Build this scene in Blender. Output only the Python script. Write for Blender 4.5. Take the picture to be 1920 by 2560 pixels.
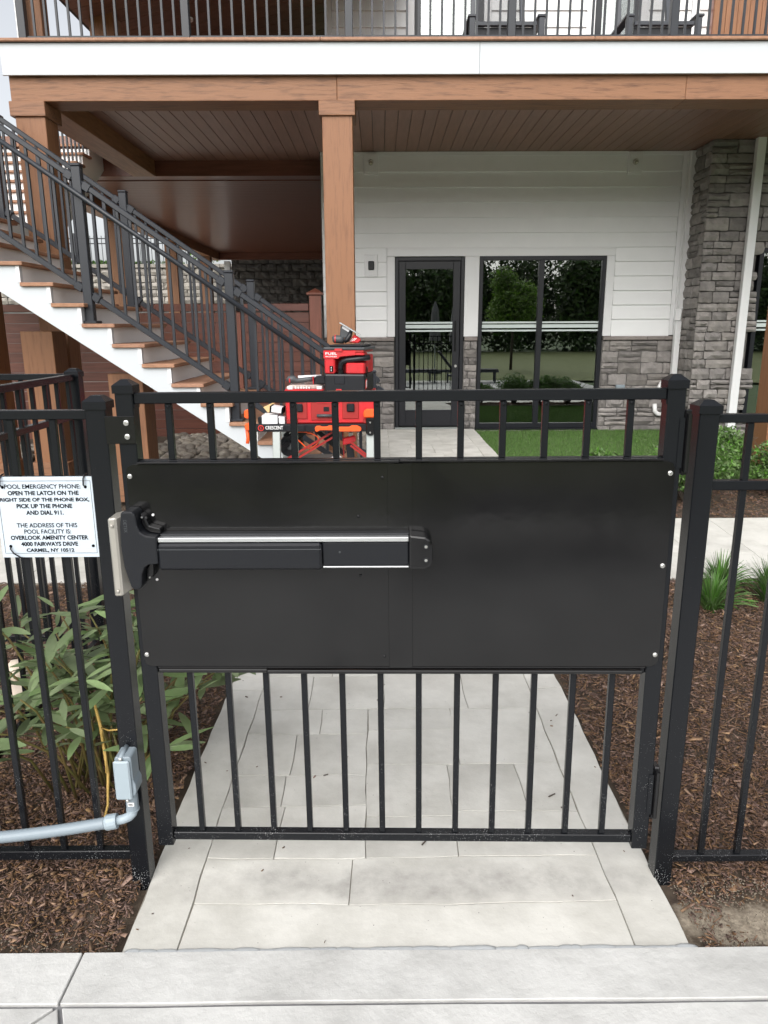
import bpy, bmesh, math, random
import numpy as np
from mathutils import Vector, Matrix, Euler
R = math.radians
random.seed(7); RNG = np.random.default_rng(11)
for o in list(bpy.data.objects): bpy.data.objects.remove(o)
SC = bpy.context.scene; COL = SC.collection

# ------------------------------------------------------------------ camera, sky, sun, exposure
cd = bpy.data.cameras.new('camera'); cam = bpy.data.objects.new('camera', cd); COL.objects.link(cam); SC.camera = cam
cd.sensor_fit = 'VERTICAL'; cd.sensor_height = 36; cd.lens = 36*1850/2560; cd.clip_start = .05; cd.clip_end = 600
EYE = 1.65
pitch, yaw, roll = math.atan(464/1850), R(.3), -.0045
F = Vector((math.sin(yaw)*math.cos(pitch), math.cos(yaw)*math.cos(pitch), -math.sin(pitch)))
RT = Vector((math.cos(yaw), -math.sin(yaw), 0)); UP = RT.cross(F)
R2 = RT*math.cos(roll)+UP*math.sin(roll); U2 = UP*math.cos(roll)-RT*math.sin(roll)
cam.matrix_world = Matrix(((R2.x, U2.x, -F.x, 0), (R2.y, U2.y, -F.y, 0), (R2.z, U2.z, -F.z, EYE), (0, 0, 0, 1)))
W = bpy.data.worlds.new('World'); SC.world = W; W.use_nodes = True
nt = W.node_tree; nt.nodes.clear()
sky = nt.nodes.new('ShaderNodeTexSky'); sky.sky_type = 'NISHITA'; sky.sun_disc = False
SUN_EL, SUN_ROT = R(40), R(195)
sky.sun_elevation = SUN_EL; sky.sun_rotation = SUN_ROT; sky.air_density = 1.0; sky.dust_density = 4.0; sky.ozone_density = 1.0
hs = nt.nodes.new('ShaderNodeHueSaturation'); hs.inputs['Saturation'].default_value = .22
bg = nt.nodes.new('ShaderNodeBackground'); bg.inputs[1].default_value = .15
wo = nt.nodes.new('ShaderNodeOutputWorld')
nt.links.new(sky.outputs[0], hs.inputs['Color']); nt.links.new(hs.outputs[0], bg.inputs[0]); nt.links.new(bg.outputs[0], wo.inputs[0])
sl = bpy.data.lights.new('sun', 'SUN'); sl.energy = 1.5; sl.angle = R(70); sl.color = (1, .97, .93)
so = bpy.data.objects.new('sun', sl); COL.objects.link(so)
sd = Vector((math.sin(SUN_ROT)*math.cos(SUN_EL), math.cos(SUN_ROT)*math.cos(SUN_EL), math.sin(SUN_EL)))
so.rotation_euler = (-sd).to_track_quat('-Z', 'Y').to_euler(); so.location = (0, 0, 20)
vs = SC.view_settings; vs.view_transform = 'Standard'; vs.look = 'None'; vs.exposure = 0.63; vs.gamma = 1; vs.use_curve_mapping = False
SC.render.engine = 'CYCLES'; SC.cycles.max_bounces = 8; SC.cycles.transparent_max_bounces = 12
SC.cycles.use_denoising = True

# ------------------------------------------------------------------ helpers
MATS = {}
def M(name, c1, c2=None, scale=5., stretch=(1, 1, 1), rough=.5, metal=0., bump=0., bscale=60., bstretch=None, rnd=0., isl=0., lo=.35, hi=.65, spec=.5, detail=5., specks=None, rvar=0., wave=None, transl=0., patch=None):
    m = bpy.data.materials.new(name); m.use_nodes = True; t = m.node_tree; n = t.nodes; L = t.links.new
    p = n['Principled BSDF']; p.inputs['Roughness'].default_value = rough; p.inputs['Metallic'].default_value = metal
    p.inputs['Specular IOR Level'].default_value = spec
    geo = n.new('ShaderNodeNewGeometry'); oi = n.new('ShaderNodeObjectInfo')
    pos = geo.outputs['Position']
    def noise(sc, st, det=detail, off=True):
        mp = n.new('ShaderNodeMapping'); mp.inputs['Scale'].default_value = st
        L(pos, mp.inputs['Vector'])
        if off and rnd:
            cm = n.new('ShaderNodeCombineXYZ'); mu = n.new('ShaderNodeMath'); mu.operation = 'MULTIPLY'; mu.inputs[1].default_value = 37.
            L(oi.outputs['Random'], mu.inputs[0]); L(mu.outputs[0], cm.inputs[0]); L(mu.outputs[0], cm.inputs[2]); L(cm.outputs[0], mp.inputs['Location'])
        x = n.new('ShaderNodeTexNoise'); x.inputs['Scale'].default_value = sc; x.inputs['Detail'].default_value = det; x.inputs['Roughness'].default_value = .62
        L(mp.outputs[0], x.inputs['Vector']); return x.outputs['Fac']
    def mix(f, a, b, mode='MIX'):
        x = n.new('ShaderNodeMix'); x.data_type = 'RGBA'; x.blend_type = mode
        for s, v in ((0, f), (6, a), (7, b)):
            if hasattr(v, 'is_linked') or hasattr(v, 'links'): L(v, x.inputs[s])
            elif s == 0: x.inputs[0].default_value = v
            else: x.inputs[s].default_value = (*v, 1) if len(v) == 3 else v
        return x.outputs[2]
    def ramp(v, a, b, mn=0., mx=1.):
        x = n.new('ShaderNodeMapRange'); x.inputs[1].default_value = a; x.inputs[2].default_value = b; x.inputs[3].default_value = mn; x.inputs[4].default_value = mx
        L(v, x.inputs[0]); return x.outputs[0]
    col = None
    if c2 is not None:
        col = mix(ramp(noise(scale, stretch), lo, hi), c1, c2)
    if rnd or isl:
        src = oi.outputs['Random'] if rnd else geo.outputs['Random Per Island']; a = rnd or isl
        h = n.new('ShaderNodeHueSaturation'); L(ramp(src, 0, 1, 1-a, 1+a), h.inputs['Value'])
        if col is None: h.inputs['Color'].default_value = (*c1, 1)
        else: L(col, h.inputs['Color'])
        mu = n.new('ShaderNodeMath'); mu.operation = 'MULTIPLY'; mu.inputs[1].default_value = 7.31
        fr = n.new('ShaderNodeMath'); fr.operation = 'FRACT'; L(src, mu.inputs[0]); L(mu.outputs[0], fr.inputs[0])
        L(ramp(fr.outputs[0], 0, 1, .5-.03*a, .5+.03*a), h.inputs['Hue']); L(ramp(fr.outputs[0], 0, 1, 1-.5*a, 1+.5*a), h.inputs['Saturation'])
        col = h.outputs[0]
    if patch:                                    # noisy oval of other colours: bare ground on soil, dark band on path
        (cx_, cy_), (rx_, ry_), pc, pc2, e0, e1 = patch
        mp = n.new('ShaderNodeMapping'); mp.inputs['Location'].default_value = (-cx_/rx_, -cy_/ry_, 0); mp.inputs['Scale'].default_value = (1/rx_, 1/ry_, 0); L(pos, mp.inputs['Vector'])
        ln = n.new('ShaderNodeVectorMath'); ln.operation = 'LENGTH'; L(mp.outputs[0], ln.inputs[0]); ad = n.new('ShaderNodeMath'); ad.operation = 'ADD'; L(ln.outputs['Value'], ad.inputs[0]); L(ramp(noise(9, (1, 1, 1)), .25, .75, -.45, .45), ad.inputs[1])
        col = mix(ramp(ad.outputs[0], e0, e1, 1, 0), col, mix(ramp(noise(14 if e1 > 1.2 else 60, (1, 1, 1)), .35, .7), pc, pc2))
    if specks:                                   # small pale overspray flecks
        sc, thr, zlo, zhi, sc_col = specks
        v = n.new('ShaderNodeTexVoronoi'); v.inputs['Scale'].default_value = sc; L(pos, v.inputs['Vector'])
        sp = n.new('ShaderNodeSeparateXYZ'); L(pos, sp.inputs[0])
        th = ramp(sp.outputs[2], zlo, zhi, thr, thr*.12)
        lt = n.new('ShaderNodeMath'); lt.operation = 'LESS_THAN'; L(v.outputs['Distance'], lt.inputs[0])
        nz = noise(9, (1, 1, 1), 2, False); mm = n.new('ShaderNodeMath'); mm.operation = 'MULTIPLY'
        L(th, mm.inputs[0]); L(ramp(nz, .30, .75), mm.inputs[1]); L(mm.outputs[0], lt.inputs[1])
        if col is None:
            rg = n.new('ShaderNodeRGB'); rg.outputs[0].default_value = (*c1, 1); col = rg.outputs[0]
        col = mix(lt.outputs[0], col, sc_col)
    if col is None: p.inputs['Base Color'].default_value = (*c1, 1)
    else: L(col, p.inputs['Base Color'])
    if rvar: L(ramp(noise(scale*1.7, stretch), .3, .7, rough-rvar, rough+rvar), p.inputs['Roughness'])
    if bump:
        b = n.new('ShaderNodeBump'); b.inputs['Strength'].default_value = min(1, bump); b.inputs['Distance'].default_value = .004*max(1, bump)
        L(noise(bscale, bstretch or stretch), b.inputs['Height']); L(b.outputs[0], p.inputs['Normal'])
    if transl:
        tr = n.new('ShaderNodeBsdfTranslucent'); mx = n.new('ShaderNodeMixShader'); mx.inputs[0].default_value = transl
        if col is None: tr.inputs[0].default_value = (*c1, 1)
        else: L(col, tr.inputs[0])
        L(p.outputs[0], mx.inputs[1]); L(tr.outputs[0], mx.inputs[2]); L(mx.outputs[0], n['Material Output'].inputs[0])
    MATS[name] = m; return m

ORG = {}
def tag(o, label=None, cat=None, group=None, kind=None):
    if label: o['label'] = label
    if cat: o['category'] = cat
    if group: o['group'] = group
    if kind: o['kind'] = kind
    return o
def thing(name, label, cat, loc=(0, 0, 0), group=None):
    o = bpy.data.objects.new(name, None); COL.objects.link(o); o.empty_display_size = .05
    o.location = loc; ORG[o.name] = Vector(loc); return tag(o, label, cat, group)
def put(name, me, par=None, c=(0, 0, 0), rot=None, scale=None):
    o = bpy.data.objects.new(name, me); COL.objects.link(o); c = Vector(c)
    if par is not None: o.parent = par; o.location = c-ORG[par.name]
    else: o.location = c
    if rot is not None: o.rotation_euler = rot
    if scale is not None: o.scale = scale
    ORG[o.name] = c; return o
def struct(name, label=None, loc=(0, 0, 0)):
    o = bpy.data.objects.new(name, None); COL.objects.link(o); o.location = loc; ORG[o.name] = Vector(loc); o['kind'] = 'structure'; return o
def setmat(me, m):
    me.materials.clear()
    for x in (m if isinstance(m, (list, tuple)) else [m]): me.materials.append(MATS[x] if isinstance(x, str) else x)
class MB:
    def __init__(s): s.v = []; s.f = []; s.sm = False
    def hexa(s, p):                          # 8 corners: bottom 4 ccw, top 4 ccw
        k = len(s.v); s.v += [tuple(q) for q in p]
        s.f += [tuple(k+i for i in q) for q in ((3, 2, 1, 0), (4, 5, 6, 7), (0, 1, 5, 4), (1, 2, 6, 5), (2, 3, 7, 6), (3, 0, 4, 7))]; return s
    def box(s, x0, x1, y0, y1, z0, z1):
        return s.hexa([(x0, y0, z0), (x1, y0, z0), (x1, y1, z0), (x0, y1, z0), (x0, y0, z1), (x1, y0, z1), (x1, y1, z1), (x0, y1, z1)])
    def prism(s, pts, d):                    # polygon (3D points) extruded by vector d
        k = len(s.v); n = len(pts); d = Vector(d)
        s.v += [tuple(p) for p in pts]+[tuple(Vector(p)+d) for p in pts]
        s.f += [tuple(range(k+n-1, k-1, -1)), tuple(range(k+n, k+2*n))]+[(k+i, k+(i+1) % n, k+n+(i+1) % n, k+n+i) for i in range(n)]; return s
    def xz(s, pts, y0, y1): return s.prism([(x, y0, z) for x, z in pts], (0, y1-y0, 0))
    def tube(s, pts, r, n=8, cap=True):
        pts = [Vector(p) for p in pts]; rs = r if isinstance(r, (list, tuple)) else [r]*len(pts); k = len(s.v)
        t = (pts[1]-pts[0]).normalized(); a = t.orthogonal().normalized()
        for i, p in enumerate(pts):
            t = (pts[min(i+1, len(pts)-1)]-pts[max(i-1, 0)]).normalized(); a = (a-t*a.dot(t)).normalized(); b = t.cross(a)
            s.v += [tuple(p+(a*math.cos(2*math.pi*j/n)+b*math.sin(2*math.pi*j/n))*rs[i]) for j in range(n)]
        for i in range(len(pts)-1):
            s.f += [(k+i*n+j, k+i*n+(j+1) % n, k+(i+1)*n+(j+1) % n, k+(i+1)*n+j) for j in range(n)]
        if cap: s.f += [tuple(k+j for j in range(n-1, -1, -1)), tuple(k+(len(pts)-1)*n+j for j in range(n))]
        return s
    def bar(s, a, b, w, h):                  # square bar from a to b, section w (horizontal) x h
        a, b = Vector(a), Vector(b); t = (b-a).normalized(); up = Vector((0, 0, 1))
        if abs(t.z) > .99: up = Vector((0, 1, 0))
        u = t.cross(up).normalized(); v = u.cross(t).normalized(); u *= w/2; v *= h/2
        return s.hexa([a-u-v, a+u-v, b+u-v, b-u-v, a-u+v, a+u+v, b+u+v, b-u+v])
    def sphere(s, c, r, n=8, m=5, sq=(1, 1, 1)):
        k = len(s.v)
        for i in range(m+1):
            th = math.pi*i/m
            for j in range(n):
                ph = 2*math.pi*j/n; s.v.append((c[0]+r*sq[0]*math.sin(th)*math.cos(ph), c[1]+r*sq[1]*math.sin(th)*math.sin(ph), c[2]+r*sq[2]*math.cos(th)))
        for i in range(m):
            for j in range(n): s.f.append((k+i*n+j, k+(i+1)*n+j, k+(i+1)*n+(j+1) % n, k+i*n+(j+1) % n))
        return s
    def mesh(s, name, mat, bevel=0., seg=1, center=None, smooth=False):
        c = Vector(center) if center is not None else None
        me = bpy.data.meshes.new(name)
        vs_ = s.v if c is None else [tuple(Vector(q)-c) for q in s.v]
        me.from_pydata(vs_, [], s.f)
        if bevel or smooth or True:
            b = bmesh.new(); b.from_mesh(me); bmesh.ops.recalc_face_normals(b, faces=b.faces)
            if bevel: bmesh.ops.bevel(b, geom=[e for e in b.edges], offset=bevel, segments=seg, affect='EDGES', profile=.6, clamp_overlap=True)
            b.to_mesh(me); b.free()
        if smooth: me.polygons.foreach_set('use_smooth', [True]*len(me.polygons))
        setmat(me, mat); return me
    def build(s, name, mat, par=None, bevel=0., seg=1, smooth=False):
        a = np.array(s.v); c = (a.min(0)+a.max(0))/2
        return put(name, s.mesh(name, mat, bevel, seg, c, smooth), par, c)
BOXC = {}
def box(name, mat, par, x0, x1, y0, y1, z0, z1, bevel=0.):
    d = (round(x1-x0, 4), round(y1-y0, 4), round(z1-z0, 4)); key = (d, mat, bevel)
    if key not in BOXC:
        BOXC[key] = MB().box(-d[0]/2, d[0]/2, -d[1]/2, d[1]/2, -d[2]/2, d[2]/2).mesh(name, mat, bevel)
    return put(name, BOXC[key], par, ((x0+x1)/2, (y0+y1)/2, (z0+z1)/2))
def arr_mesh(name, V, Fq, mat, smooth=False):       # numpy verts (N,3), quads (M,4) or tris
    me = bpy.data.meshes.new(name); V = np.asarray(V, np.float32); Fq = np.asarray(Fq, np.int32); k = Fq.shape[1]
    me.vertices.add(len(V)); me.vertices.foreach_set('co', V.ravel()); me.loops.add(Fq.size); me.loops.foreach_set('vertex_index', Fq.ravel())
    me.polygons.add(len(Fq)); me.polygons.foreach_set('loop_start', np.arange(0, Fq.size, k, dtype=np.int32)); me.polygons.foreach_set('loop_total', np.full(len(Fq), k, np.int32))
    if smooth: me.polygons.foreach_set('use_smooth', np.ones(len(Fq), bool))
    me.update(calc_edges=True); me.validate(); setmat(me, mat); return me
TEXTS = []
def text(s, mat, par, x, y, z, width, height=None, bold=0., name='lettering', rot=(R(90), 0, 0), ext=.0004):
    """flat printed lettering centred at (x,y,z), fitted to a width"""
    cu = bpy.data.curves.new('lettering', 'FONT'); cu.body = s; cu.align_x = 'CENTER'; cu.align_y = 'CENTER'; cu.offset = bold; cu.extrude = 0.0; cu.size = 1.
    cu.resolution_u = 3; cu.materials.append(MATS[mat])
    o = put(name, cu, par, (x, y, z), rot); TEXTS.append((o, width, height)); return o
def screw(par, x, y, z, r=.006, mat='zinc', name='screw'):
    return MB().tube([(x, y, z), (x, y-.003, z), (x, y-.0045, z)], [r, r, r*.55], 10).build(name, mat, par)

# ------------------------------------------------------------------ materials
M('black_paint', (.008, .009, .011), rough=.24, spec=.27, specks=(230, .27, .02, .8, (.45, .45, .45)), bump=.05, bscale=300)
M('black_panel', (.005, .005, .0055), (.008, .008, .0085), scale=3, rough=.13, bump=.35, bscale=1.8, specks=(60, .035, .2, 1.4, (.4, .4, .4)), rvar=.03)
M('black_gloss', (.006, .006, .007), rough=.2)
M('black_plastic', (.010, .011, .014), rough=.34, spec=.35, bump=.15, bscale=700)
M('grey_plastic', (.05, .055, .06), rough=.5)
M('rail_metal', (.018, .021, .027), rough=.38, spec=.4)
M('frame_metal', (.009, .010, .014), rough=.35, spec=.4)
M('concrete', (.40, .395, .38), (.32, .315, .30), scale=2.6, rough=.8, bump=.5, bscale=22, rnd=.035, lo=.36, hi=.72, detail=8)
M('deck_concrete', (.55, .55, .535), (.40, .398, .385), scale=4.2, rough=.8, bump=1.0, bscale=26, rnd=.02, lo=.4, hi=.72, detail=11, specks=(30, .05, 5, 6, (.3, .29, .28)))
M('path_concrete', (.60, .59, .55), (.40, .39, .355), scale=3.4, rough=.8, bump=.8, bscale=16, rnd=.03, lo=.38, hi=.74, detail=11, specks=(38, .09, 5, 6, (.2, .19, .18)), patch=((.12, 1.915), (.80, .075), (.46, .45, .42), (.31, .30, .28), .45, 1.4))  # patch: dirt blotches plus the gate's soft shadow, painted as one band
M('joint_filler', (.20, .20, .205), (.14, .14, .145), scale=9, rough=.7)
M('grout', (.33, .315, .275), (.19, .175, .145), scale=12, rough=.9)
M('sealant', (.46, .48, .49), rough=.35, bump=.4, bscale=40)
M('soil', (.045, .031, .022), (.10, .075, .052), scale=14, rough=.95, bump=1, bscale=70, patch=((1.30, 1.76), (.42, .115), (.36, .31, .24), (.20, .165, .125), .8, 1.15))
M('bare_soil', (.33, .285, .22), (.17, .14, .105), scale=7, rough=.95, bump=1.2, bscale=90, detail=9)
M('mulch_chip', (.172, .102, .068), (.11, .062, .042), scale=30, rough=.9, isl=.56)
M('mulch_pale', (.27, .175, .115), (.16, .098, .066), scale=60, rough=.85, isl=.45)
M('wood_x', (.235, .110, .054), (.105, .044, .02), scale=3.6, stretch=(1, 11, 11), rough=.55, bump=.9, bscale=9, bstretch=(1, 14, 14), lo=.50, hi=.70, detail=8, rnd=.04)
M('wood_z', (.228, .103, .046), (.15, .062, .028), scale=3.6, stretch=(11, 11, 1), rough=.55, bump=.7, bscale=9, bstretch=(14, 14, 1), lo=.50, hi=.72, detail=8, rnd=.03)
M('wood_y', (.33, .16, .078), (.2, .09, .042), scale=3.2, stretch=(9, 1, 9), rough=.5, bump=.4, bscale=9, bstretch=(12, 1, 12), lo=.42, hi=.7, detail=8, rnd=.04)
M('soffit_y', (.27, .138, .10), (.21, .105, .076), scale=4, stretch=(6, .6, 6), rough=.38, rnd=.06, bump=.15, bscale=20)
M('soffit_x', (.19, .075, .05), (.14, .052, .035), scale=4, stretch=(.6, 6, 6), rough=.30, spec=.4, rnd=.08)
M('roof_brown', (.21, .115, .08), (.15, .08, .055), scale=4, stretch=(.6, 6, 6), rough=.5, rnd=.08)
M('privacy_x', (.15, .050, .032), (.10, .032, .02), scale=3, stretch=(.6, 8, 8), rough=.45, rnd=.08, bump=.3, bscale=12, bstretch=(1, 12, 12))
M('privacy_z', (.22, .075, .048), (.15, .05, .03), scale=3, stretch=(8, 8, .6), rough=.5)
M('tread', (.33, .175, .105), (.24, .12, .068), scale=3, stretch=(9, .8, 9), rough=.6, rnd=.06, bump=.3, bscale=14, bstretch=(14, 1, 14))
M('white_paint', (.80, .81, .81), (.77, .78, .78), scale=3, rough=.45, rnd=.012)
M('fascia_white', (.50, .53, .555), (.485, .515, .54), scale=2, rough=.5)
M('white_trim', (.74, .745, .75), rough=.4)
M('vinyl_beige', (.40, .35, .30), (.36, .31, .27), scale=3, rough=.5)
M('stone', (.275, .255, .238), (.165, .153, .147), scale=9, rough=.85, bump=1.8, bscale=24, rnd=.30, lo=.3, hi=.7, detail=8)
M('mortar', (.12, .115, .11), rough=.95)
M('cap_stone', (.25, .22, .205), (.19, .165, .155), scale=6, rough=.8, bump=.6, bscale=30, rnd=.08)
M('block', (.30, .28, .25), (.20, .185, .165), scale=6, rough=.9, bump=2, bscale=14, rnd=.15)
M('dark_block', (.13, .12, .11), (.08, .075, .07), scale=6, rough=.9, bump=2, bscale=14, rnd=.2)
M('river_rock', (.30, .27, .23), (.2, .175, .145), scale=12, rough=.75, bump=.3, bscale=40, rnd=.3)
M('pale_rock', (.55, .47, .38), (.42, .36, .3), scale=8, rough=.75, rnd=.12)
M('lawn', (.075, .12, .035), (.05, .09, .026), scale=20, rough=.9, bump=.8, bscale=180)
M('blade', (.10, .19, .045), rough=.6, isl=.35, transl=.25)
M('leaf', (.185, .265, .115), (.25, .325, .165), scale=14, rough=.34, rnd=.30, transl=.2, bump=.2, bscale=60)
M('leaf_joined', (.165, .24, .105), (.22, .285, .145), scale=14, rough=.42, isl=.3, transl=.2)
M('leaf_small', (.10, .19, .045), rough=.5, isl=.45, transl=.25)
M('leaf_strap', (.10, .20, .05), rough=.45, isl=.4, transl=.25)
M('leaf_tree', (.16, .26, .06), rough=.55, isl=.45, transl=.25)
M('leaf_dark', (.065, .105, .032), rough=.6, isl=.6)
M('stem', (.16, .17, .045), (.2, .13, .05), scale=20, rough=.6)
M('stem_dry', (.50, .33, .09), rough=.6)
M('petal', (.5, .42, .12), (.35, .2, .1), scale=60, rough=.7)
M('bark', (.09, .07, .055), (.05, .04, .03), scale=12, stretch=(3, 3, .5), rough=.9, bump=1, bscale=30)
M('zinc', (.55, .55, .53), rough=.3, metal=.9)
M('stainless', (.46, .44, .40), (.37, .355, .32), scale=14, stretch=(1, 1, .2), rough=.45, metal=.6)
M('silver', (.78, .80, .82), rough=.30, metal=.9)
M('aluminium', (.34, .37, .36), rough=.45, metal=.3)
M('sign_white', (.50, .565, .63), rough=.35)
M('print_black', (.004, .004, .005), rough=.9, spec=.05)
M('lawn_far', (.15, .17, .055), (.11, .135, .04), scale=3, rough=.9)
M('pvc_grey', (.22, .265, .30), rough=.4)
M('pvc_light', (.30, .36, .40), rough=.4)
M('pvc_white', (.75, .75, .75), rough=.35)
M('red_plastic', (.50, .014, .02), (.40, .03, .032), scale=22, rough=.42, bump=.05, bscale=200, lo=.5, hi=.75, rvar=.08)
M('red_dark', (.30, .018, .016), rough=.4)
M('orange_plastic', (.85, .10, .015), rough=.4)
M('print_white', (.82, .82, .82), rough=.5)
M('print_red', (.7, .03, .02), rough=.5)
M('clear_lid', (.55, .48, .44), (.3, .2, .18), scale=30, rough=.15)
M('card', (.72, .72, .74), (.66, .66, .68), scale=9, rough=.6)
M('tan', (.62, .42, .2), rough=.6)
M('room_dark', (.03, .03, .032), rough=.7)
M('room_floor', (.05, .05, .048), rough=.5)
M('chair_metal', (.035, .04, .05), rough=.45)
M('chair_mesh', (.02, .022, .026), rough=.7)
M('chair_sheer', (.03, .032, .036), rough=.8)
_t = MATS['chair_sheer'].node_tree; _x = _t.nodes.new('ShaderNodeMixShader'); _x.inputs[0].default_value = .62; _r = _t.nodes.new('ShaderNodeBsdfTransparent')
_t.links.new(_t.nodes['Principled BSDF'].outputs[0], _x.inputs[1]); _t.links.new(_r.outputs[0], _x.inputs[2]); _t.links.new(_x.outputs[0], _t.nodes['Material Output'].inputs[0])
M('frost', (.55, .62, .60), rough=.6)
M('umbrella_cloth', (.22, .22, .23), (.12, .12, .13), scale=6, stretch=(6, 6, .3), rough=.8)
M('lens_glass', (.5, .48, .38), rough=.1, metal=.6)
def glass(name, tint, boost):
    m = bpy.data.materials.new(name); m.use_nodes = True; t = m.node_tree; n = t.nodes; n.clear()
    o = n.new('ShaderNodeOutputMaterial'); mx = n.new('ShaderNodeMixShader'); fr = n.new('ShaderNodeFresnel'); fr.inputs[0].default_value = boost
    tr = n.new('ShaderNodeBsdfTransparent'); tr.inputs[0].default_value = (*tint, 1); g = n.new('ShaderNodeBsdfGlossy'); g.inputs['Roughness'].default_value = .003
    g.inputs[0].default_value = (.9, .95, .93, 1)
    ge = n.new('ShaderNodeNewGeometry'); sb = n.new('ShaderNodeMath'); sb.operation = 'SUBTRACT'; sb.use_clamp = True; t.links.new(fr.outputs[0], sb.inputs[0]); t.links.new(ge.outputs['Backfacing'], sb.inputs[1])
    t.links.new(sb.outputs[0], mx.inputs[0]); t.links.new(tr.outputs[0], mx.inputs[1]); t.links.new(g.outputs[0], mx.inputs[2]); t.links.new(mx.outputs[0], o.inputs[0]); MATS[name] = m
glass('window_glass', (.45, .5, .48), 3.6)
glass('upper_glass', (.5, .55, .55), 3.2)

# ------------------------------------------------------------------ ground
def zp(y): return .27*min(max((y-3.3)/4.2, 0), 1)
def ground_sheet():
    xs = np.concatenate([[-150, -60, -25], np.arange(-12, 12.1, .75), [25, 60, 150]]); ys = np.concatenate([[-150, -60, -30, -12, -4], np.arange(-2, 14, .5), [16, 20, 24, 30, 60, 200]])
    V = [(x, y, (zp(y)-.075)) for y in ys for x in xs]; nx = len(xs)
    Q = [(j*nx+i, j*nx+i+1, (j+1)*nx+i+1, (j+1)*nx+i) for j in range(len(ys)-1) for i in range(nx-1)]
    tag(put('ground', arr_mesh('ground', V, Q, 'lawn')), kind='structure')
ground_sheet()
def slope_sheet(name, x0, x1, y0, y1, off, mat, amp=.0, step=.12):
    xs = np.linspace(x0, x1, max(2, int((x1-x0)/step)+1)); ys = np.linspace(y0, y1, max(2, int((y1-y0)/step)+1)); nx = len(xs)
    V = [(x, y, zp(y)+off+amp*(random.random()-.5)) for y in ys for x in xs]
    Q = [(j*nx+i, j*nx+i+1, (j+1)*nx+i+1, (j+1)*nx+i) for j in range(len(ys)-1) for i in range(nx-1)]
    return tag(put(name, arr_mesh(name, V, Q, mat, True)), kind='structure')
slope_sheet('soil_bed', -3.6, -.70, 1.62, 4.50, -.03, 'soil', .02)
slope_sheet('soil_bed', .82, 4.2, 1.62, 4.50, -.03, 'soil', .02)
slope_sheet('soil_bed', 1.28, 5.6, 5.69, 6.75, -.03, 'soil', .02)
slope_sheet('soil_bed', -4.6, -.05, 5.69, 10.2, -.03, 'soil', .02)
slope_sheet('breezeway_floor', -12, -.78, 10.21, 21.6, -.02, 'path_concrete', .0, 1.0)
slope_sheet('lawn', 1.28, 9, 6.75, 10.28, -.045, 'lawn', .006)
def warp(x, y):                               # slow wobble shared by neighbouring slabs, so joints wander together
    return (.0035*math.sin(9*x+4*y+1)+.0025*math.sin(23*y+5*x)+.0012*math.sin(61*y+17*x), .0035*math.sin(8*y+5*x+2)+.0025*math.sin(21*x+7*y)+.0012*math.sin(57*x+13*y))
def slab(par, poly, depth, mat, gap=.0022, zoff=0., jitter=.0008, name='slab', bevel=.0009, wob=1.):
    n = len(poly); c = Vector((sum(p[0] for p in poly)/n, sum(p[1] for p in poly)/n)); top = []
    dz = random.uniform(-jitter, jitter); P = []
    for x, y in poly:
        d = c-Vector((x, y)); P.append(Vector((x+gap*(1 if d.x > 0 else -1), y+gap*(1 if d.y > 0 else -1))))
    for a, b in zip(P, P[1:]+P[:1]):
        k = min(16, max(1, int((b-a).length/.09)))
        for q in range(k):
            p = a.lerp(b, q/k); w = warp(p.x, p.y); x, y = p.x+w[0]*wob, p.y+w[1]*wob; top.append((x, y, zp(y)+zoff+dz))
    return MB().prism([(x, y, z-depth) for x, y, z in top], (0, 0, depth)).build(name, mat, par, bevel)
def split(x0, x1, y0, y1, smin, out, rng, big=.6):
    w, h = x1-x0, y1-y0
    if (w > big or h > big or (rng.random() < .6 and max(w, h) > 2*smin)) and max(w, h) > 2*smin*.95:
        if w > h*(.8+rng.random()*.6) and w > 1.9*smin:
            k = x0+w*rng.uniform(.36, .64); split(x0, k, y0, y1, smin, out, rng, big); split(k, x1, y0, y1, smin, out, rng, big); return
        if h > 1.9*smin:
            k = y0+h*rng.uniform(.36, .64); split(x0, x1, y0, k, smin, out, rng, big); split(x0, x1, k, y1, smin, out, rng, big); return
    out.append((x0, x1, y0, y1))
def base_slab(par, name, x0, x1, y0, y1, mat='grout', off=-.006):
    m = MB(); ys = [y0]+[y for y in (3.3, 7.5) if y0 < y < y1]+[y1]
    for a, b in zip(ys, ys[1:]):
        m.hexa([(x0, a, zp(a)-.12), (x1, a, zp(a)-.12), (x1, b, zp(b)-.12), (x0, b, zp(b)-.12), (x0, a, zp(a)+off), (x1, a, zp(a)+off), (x1, b, zp(b)+off), (x0, b, zp(b)+off)])
    return m.build(name, mat, par)
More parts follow.
